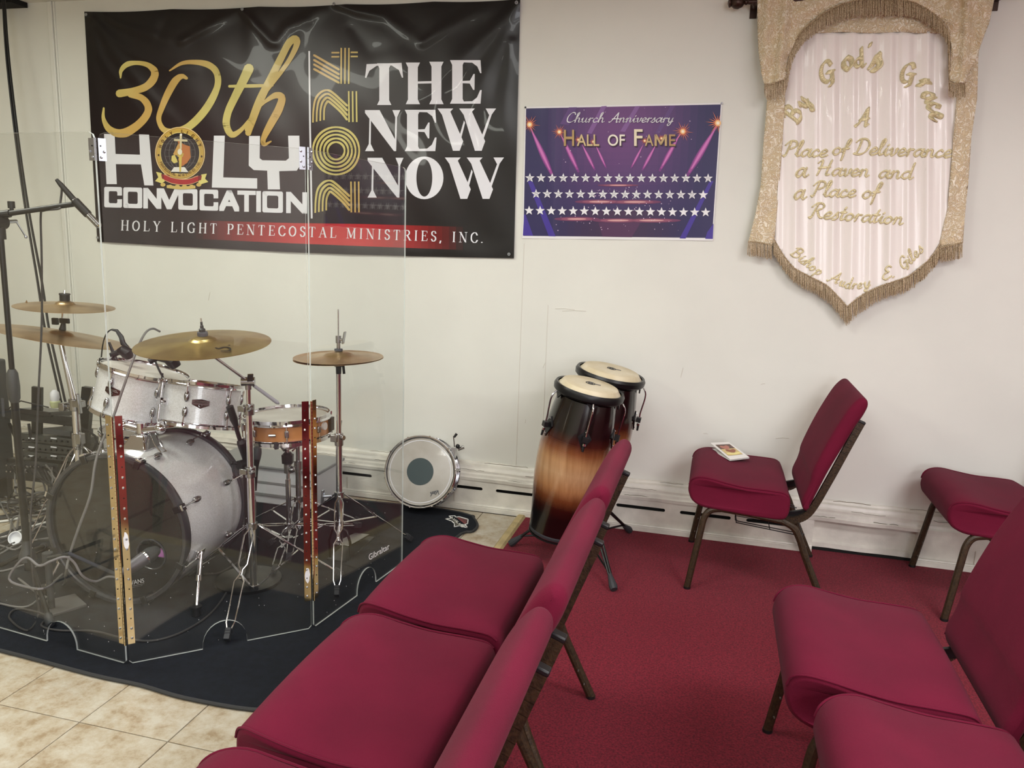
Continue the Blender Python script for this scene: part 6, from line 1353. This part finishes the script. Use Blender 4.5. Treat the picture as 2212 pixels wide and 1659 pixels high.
# ================================================================ EQUIPMENT RACK WITH ITS CABLES
rk = thing('equipment_rack', (-3.45, 3.25, 0), 'black tilted equipment rack with audio units and patch cables at the far left', 'rack'); rd3 = 3.98
RX = (D(150, 930, rd3)-D(50, 918, rd3)).normalized(); RZ = (D(60, 880, rd3)-D(60, 980, rd3)).normalized(); RN = RX.cross(RZ).normalized(); RN = RN if RN.dot(CAMP-D(60, 930, rd3)) > 0 else -RN
def rbox(name, x0, x1, y0, y1, depth, m, d_=0.0, par=rk, bev=.002):
    c_ = D((x0+x1)/2, (y0+y1)/2, rd3+d_); s = rd3/FPX
    return MB().box(c_-RN*depth/2, ((x1-x0)*s, depth, (y1-y0)*s), (RX, RN, RZ)).build(name, m, par, bevel=bev)
MB().bar(D(81, 836, rd3), D(80, 1000, rd3+.1), .018, .05, RX).build('post', M_blackm, rk); MB().bar(D(191, 836, rd3), D(176, 1010, rd3+.05), .035, .05, RX).build('post', M_blackm, rk)
rbox('top_rail', 8, 165, 893, 913, .05, M_black); rbox('shelf_box', 39, 110, 886, 897, .2, mat('satin_black_case', (30, 28, 30), .25), -.02)
u = rbox('mixer_unit', 92, 152, 928, 940, .22, M_darkgrey); 
for i, (a_, b_) in enumerate(((942, 958), (961, 977), (980, 992))):
    u = rbox('rack_unit', 40, 160, a_, b_, .24, mat('rack_face%d' % i, (44, 46, 44), .4)); p0 = D(45, (a_+b_)/2, rd3-.001); fm = MB(); rr = random.Random(i)
    for k in range(9): c_ = D(50+12*k, (a_+b_)/2+k*.5, rd3-.003); fm.cyl(c_, c_+RN*.012, .006, .005, 10)
    fm.build('control_knobs', M_black, u, kind='stuff'); wl_ = MB()
    for k in (1, 5): c_ = D(56+12*k, a_+5, rd3-.002); wl_.box(c_, (.03, .003, .006), (RX, RN, RZ))
    wl_.build('display', M_bin, u, smooth=0)
pbx = rbox('patch_bay', 15, 125, 996, 1040, .22, M_black)
jk = MB()
for i in range(12):
    for j in range(2): c_ = D(22+8.6*i, 1004+13*j+i*.4, rd3-.002); jk.cyl(c_, c_+RN*.03, .0055, .0045, 8)
jk.build('plugs', M_chromed, pbx, kind='stuff')
MB().tube([D(10, 895, rd3), D(22, 880, rd3), D(45, 866, rd3), D(70, 872, rd3), D(85, 875, rd3), D(105, 880, rd3)], .0035, 6).build('top_wire', M_black, rk)
for a_, b_ in (((20, 915), (36, 950)), ((62, 915), (67, 950)), ((5, 860), (8, 900)), ((160, 905), (158, 1040))): MB().bar(D(*a_, rd3), D(*b_, rd3), .012, .012).build('frame_bar', M_blackm, rk)
MB().tube([D(165, 918, rd3-.02), D(196, 935, rd3-.02), D(206, 942, rd3-.02), D(210, 955, rd3-.02), D(205, 968, rd3-.02), D(198, 980, rd3-.02)], .006, 8).build('side_hook', M_black, rk)
for px_ in (20, 150):
    p = D(px_, 1050, rd3+.08); MB().bar(D(px_, 1000, rd3+.08), V((p.x, p.y, .006)), .02, .02).build('leg', M_blackm, rk)
rr = random.Random(21)
for k in range(16):
    x0 = rr.uniform(20, 120); y0 = rr.uniform(1004, 1022); P = [D(x0, y0, rd3-.03)]
    x1, y1 = x0+rr.uniform(-30, 60), rr.uniform(1050, 1085); P += [D((x0+x1)/2+rr.uniform(-15, 15), y0+rr.uniform(14, 40), rd3-.1-rr.uniform(0, .05)), D(x1, y1, rd3-.12-rr.uniform(0, .1))]
    e_ = G(rr.uniform(20, 135), rr.uniform(1085, 1120), .012); P += [V((e_.x, e_.y, .05+rr.uniform(0, .05))), e_, e_+V((rr.uniform(-.3, .1), rr.uniform(-.15, .15), 0)), e_+V((rr.uniform(-.5, .2), rr.uniform(-.3, .1), 0))]
    wire('patch_cable', P, .0042, [M_cable, M_black, M_cableg][k % 3], 'cable in the tangle that hangs from the equipment rack at the far left', group='tangle of cables below the rack')
for j, P in enumerate(([G(-30, 1085, .008), G(40, 1088, .008), G(90, 1092, .008), G(125, 1080, .008)], [G(-30, 1130, .008), G(30, 1122, .008), G(80, 1106, .008), G(128, 1090, .008)], [G(-40, 1165, .008), G(10, 1160, .008), G(60, 1140, .012), G(110, 1125, .012)])):
    wire('white_cable', P, .0055, M_cablew, ['white cable on the tiles nearest the wall at the far left', 'white cable slanting over the tiles beside the bass drum', 'white cable entering low at the left edge'][j], group='white cables on the floor')
for k in range(7):
    y0 = 1130+16*k; P = [G(-60, y0+rr.uniform(-20, 30), MT+.005), G(-5+rr.uniform(-10, 20), y0+rr.uniform(-10, 30), MT+.006), G(40+rr.uniform(-10, 30), y0+rr.uniform(-30, 25), MT+.008), G(85+rr.uniform(-20, 30), y0+rr.uniform(-35, 10), MT+.006), G(110+rr.uniform(0, 20), y0-rr.uniform(10, 40), MT+.006)]
    wire('floor_cable', P, .004, [M_cableg, M_cable][k % 2], 'cable lying loose on the mat near the foot of the tall stand', group='loose cables on the mat')
cp = thing('paper_cup', G(38, 1165, .01), 'white round cap standing on the floor among the cables', 'cap'); cpp = G(38, 1172, .012)
MB().lathe([(1e-4, .0), (.026, .0), (.030, .012), (.030, .02), (.026, .02), (.024, .006), (1e-4, .004)], cpp+V((0, 0, .02)), (.25, -.85, .45), 24).build('cap', M_white, cp); MB().lathe([(.022, -.05), (.026, 0)], cpp+V((0, 0, .02)), (.25, -.85, .45), 20, cap0=True).build('tube', M_darkgrey, cp)
cdl = thing('air_freshener', D(120, 885, rd3-.05), 'small white bulb with a pale green base on top of the rack', 'air freshener')
MB().lathe([(.02, 0), (.024, .012), (.024, .03), (.020, .034)], D(120, 880, rd3-.05), n=18, cap0=True, cap1=True).build('base', mat('pale_green_glass', (190, 196, 150), .3), cdl); MB().lathe([(.018, .034), (.022, .05), (.02, .075), (.010, .088), (1e-4, .09)], D(120, 880, rd3-.05), n=18).build('bulb', M_white, cdl)
sp1 = thing('dark_case', V((-3.98, 3.0, 0)), 'dark speaker cabinet cut by the left edge of the frame', 'cabinet')
pL = D(-46, 830, 3.9); MB().box((pL.x-.12, pL.y, .42), (.30, .28, .62)).build('cabinet', M_darkgrey, sp1, bevel=.01); MB().box((pL.x-.12, pL.y-.142, .42), (.26, .006, .56)).build('grille', M_black, sp1); 
for sx2 in (-.24, 0): MB().box((pL.x+sx2, pL.y, .06), (.03, .24, .11)).build('foot', M_black, sp1)

# ================================================================ CONGAS
def conga(T, B, r, label, lugph, name='conga'):
    T, B = V(T), V(B); n = (T-B).normalized(); L = (T-B).length; a, b, z = f = frame(n); t = thing(name, B, label, 'drum', 'pair of sunburst congas')
    mb = MB(); prof = []; N = 90
    ctl = [(0, .80), (.08, .845), (.2, .93), (.38, 1.06), (.55, 1.115), (.7, 1.09), (.85, 1.0), (.95, .92)]
    P = catmull([V((h_, k_, 0)) for h_, k_ in ctl], 12); hs_ = [p.x for p in P]; ks = [p.y for p in P]
    for i in range(N+1): h_ = .95*i/N; prof.append((float(np.interp(h_, hs_, ks))*r, h_*L))
    for i in range(N):
        mb.col = (i/N,)*3+(1,); mb.lathe(prof[i:i+2], B, f=f, n=56)
    o = mb.build('shell', M_conga, t, smooth=0)
    bm = bmesh.new(); bm.from_mesh(o.data); bmesh.ops.remove_doubles(bm, verts=bm.verts, dist=1e-5); bm.to_mesh(o.data); bm.free(); o.data.polygons.foreach_set('use_smooth', [True]*len(o.data.polygons))
    MB().lathe([(r*.76, .0), (r*.79, -.004), (r*.812, .004), (r*.812, .012), (r*.80, .015)], B, f=f, n=56, cap0=True).build('bottom_ring', M_rub, t)
    MB().lathe([(r*.90, L-.022), (r*1.02, L-.026), (r*1.10, L-.016), (r*1.115, L+.002), (r*1.07, L+.014), (r*1.0, L+.012)], B, f=f, n=64).build('tension_rim', M_blackm, t)
    MB().lathe([(1e-4, L+.030), (r*.5, L+.030), (r*.82, L+.0285), (r*.87, L+.026), (r*.93, L+.014), (r*1.0, L+.004)], B, f=f, n=64).build('rawhide_head', M_skin, t)
    for k in range(5):
        th = lugph+2*PI*k/5; o_ = a*math.cos(th)+b*math.sin(th); s_ = n.cross(o_); q = lambda h_, d, s__=0: B+n*(L*h_)+o_*(float(np.interp(h_, hs_, ks))*r+d)+s_*s__
        rim = B+n*(L-.02)+o_*(r*1.10)
        pl_ = MB().prism([q(.80, .004), q(.745, .004, .030), q(.665, .004), q(.745, .004, -.030)], o_, .006).build('side_plate', M_blackm, t, smooth=0)
        MB().tube(catmull([rim, rim+o_*.014-n*.02, rim+o_*.018-n*.05, q(.80, .024), q(.765, .022)], 4), .0038, 8).build('tension_hook', M_chrome if k % 2 == 0 else M_chromed, t)
        MB().box(q(.745, .018), (.024, .022, .022), (s_, o_, n)).cyl(q(.72, .020), q(.668, .020), .006, .0045, 10).build('lug_block', M_black, pl_); MB().ball(q(.785, .006), .004, n=8).ball(q(.685, .006), .004, n=8).cyl(q(.72, .020), q(.705, .020), .0075, n=8).build('lug_screw', M_chrome, pl_)
        MB().prism([rim+s_*.03-o_*.012, rim-s_*.03-o_*.012, rim-n*.03-o_*.010], o_, .006).build('rim_ear', M_blackm, t, smooth=0)
    return t, f, B, L
c1_, fc1, B1, L1_ = conga((-.490, 3.270, .800), (-.620, 3.285, .145), .138, 'sunburst conga drum in front, leaning right, nearer the camera', 0)
c2_, fc2, B2, L2_ = conga((-.438, 3.545, .825), (-.560, 3.56, .17), .146, 'sunburst conga drum behind, slightly taller, nearer the wall', 0)
for t, f, B, L, r in ((c1_, fc1, B1, L1_, .138), (c2_, fc2, B2, L2_, .146)):
    a, b, n = f; d = CAMP-V(B); th = math.atan2(d.dot(b), d.dot(a)); x_ = n.cross(a*math.cos(th)+b*math.sin(th))
    T = B+n*(L+.0305); lp = MB(); o_ = a*math.cos(th)+b*math.sin(th)
    c_ = T-x_*.002+o_*.004; sg = 1 if x_.dot(RT) > 0 else -1
    lp.tube([c_+x_*((.019)*math.cos(k*PI/10))+o_*((.019)*math.sin(k*PI/10)) for k in range(21)], .0024, 5).tube([c_+x_*((.009)*math.cos(k*PI/6))+o_*((.009)*math.sin(k*PI/6)) for k in range(13)], .002, 5).tube([c_+x_*sg*.018-o_*.002, c_+x_*sg*.044-o_*.004], .0026, 5)
    lp.build('ring_logo', M_darkgrey, t)
cg = thing('conga_stand', (-.50, 3.425, 0), 'black double tripod stand under both congas', 'stand'); ft3 = [G(1325, 1268, .02), G(1106, 1172, .02), V((-.325, 3.74, .02))]; cc_ = V((-.50, 3.42, .09))
MB().cyl(cc_, cc_+V((0, 0, .34)), .016, n=16).build('column', M_blackm, cg); MB().bar(B1+V((.06, .03, .02)), B2+V((.06, -.03, .0)), .03, .02).bar(cc_+V((0, 0, .08)), (B1+B2)/2+V((.05, 0, .02)), .03, .02).build('cross_plate', M_blackm, cg)
for t, f, B, L, r in ((c1_, fc1, B1, L1_, .138), (c2_, fc2, B2, L2_, .146)):
    a, b, n = f; MB().lathe([(r*.74, -.012), (r*.80, -.010), (r*.80, -.003), (r*.74, -.003)], B-n*.006, f=f, n=40).build('basket_ring', M_blackm, cg)
for k, f_ in enumerate(ft3):
    h0 = cc_+V((0, 0, .20)); d = (f_-h0).normalized(); dh = V((d.x, d.y, 0)).normalized(); s = V((-dh.y, dh.x, 0))
    mb = MB().tube([h0+dh*.02+s*.012, f_-d*.03+s*.004], .0055, 8).tube([h0+dh*.02-s*.012, f_-d*.03-s*.004], .0055, 8).tube([cc_+dh*.018, h0+(f_-h0)*.86], .005, 8); mb.build('leg', M_blackm, cg)
    MB().tube([f_-d*.06, f_-d*.035, f_-d*.005, f_+d*.012], [.009, .013, .018, .015], 10).build('rubber_foot', M_rub, cg)
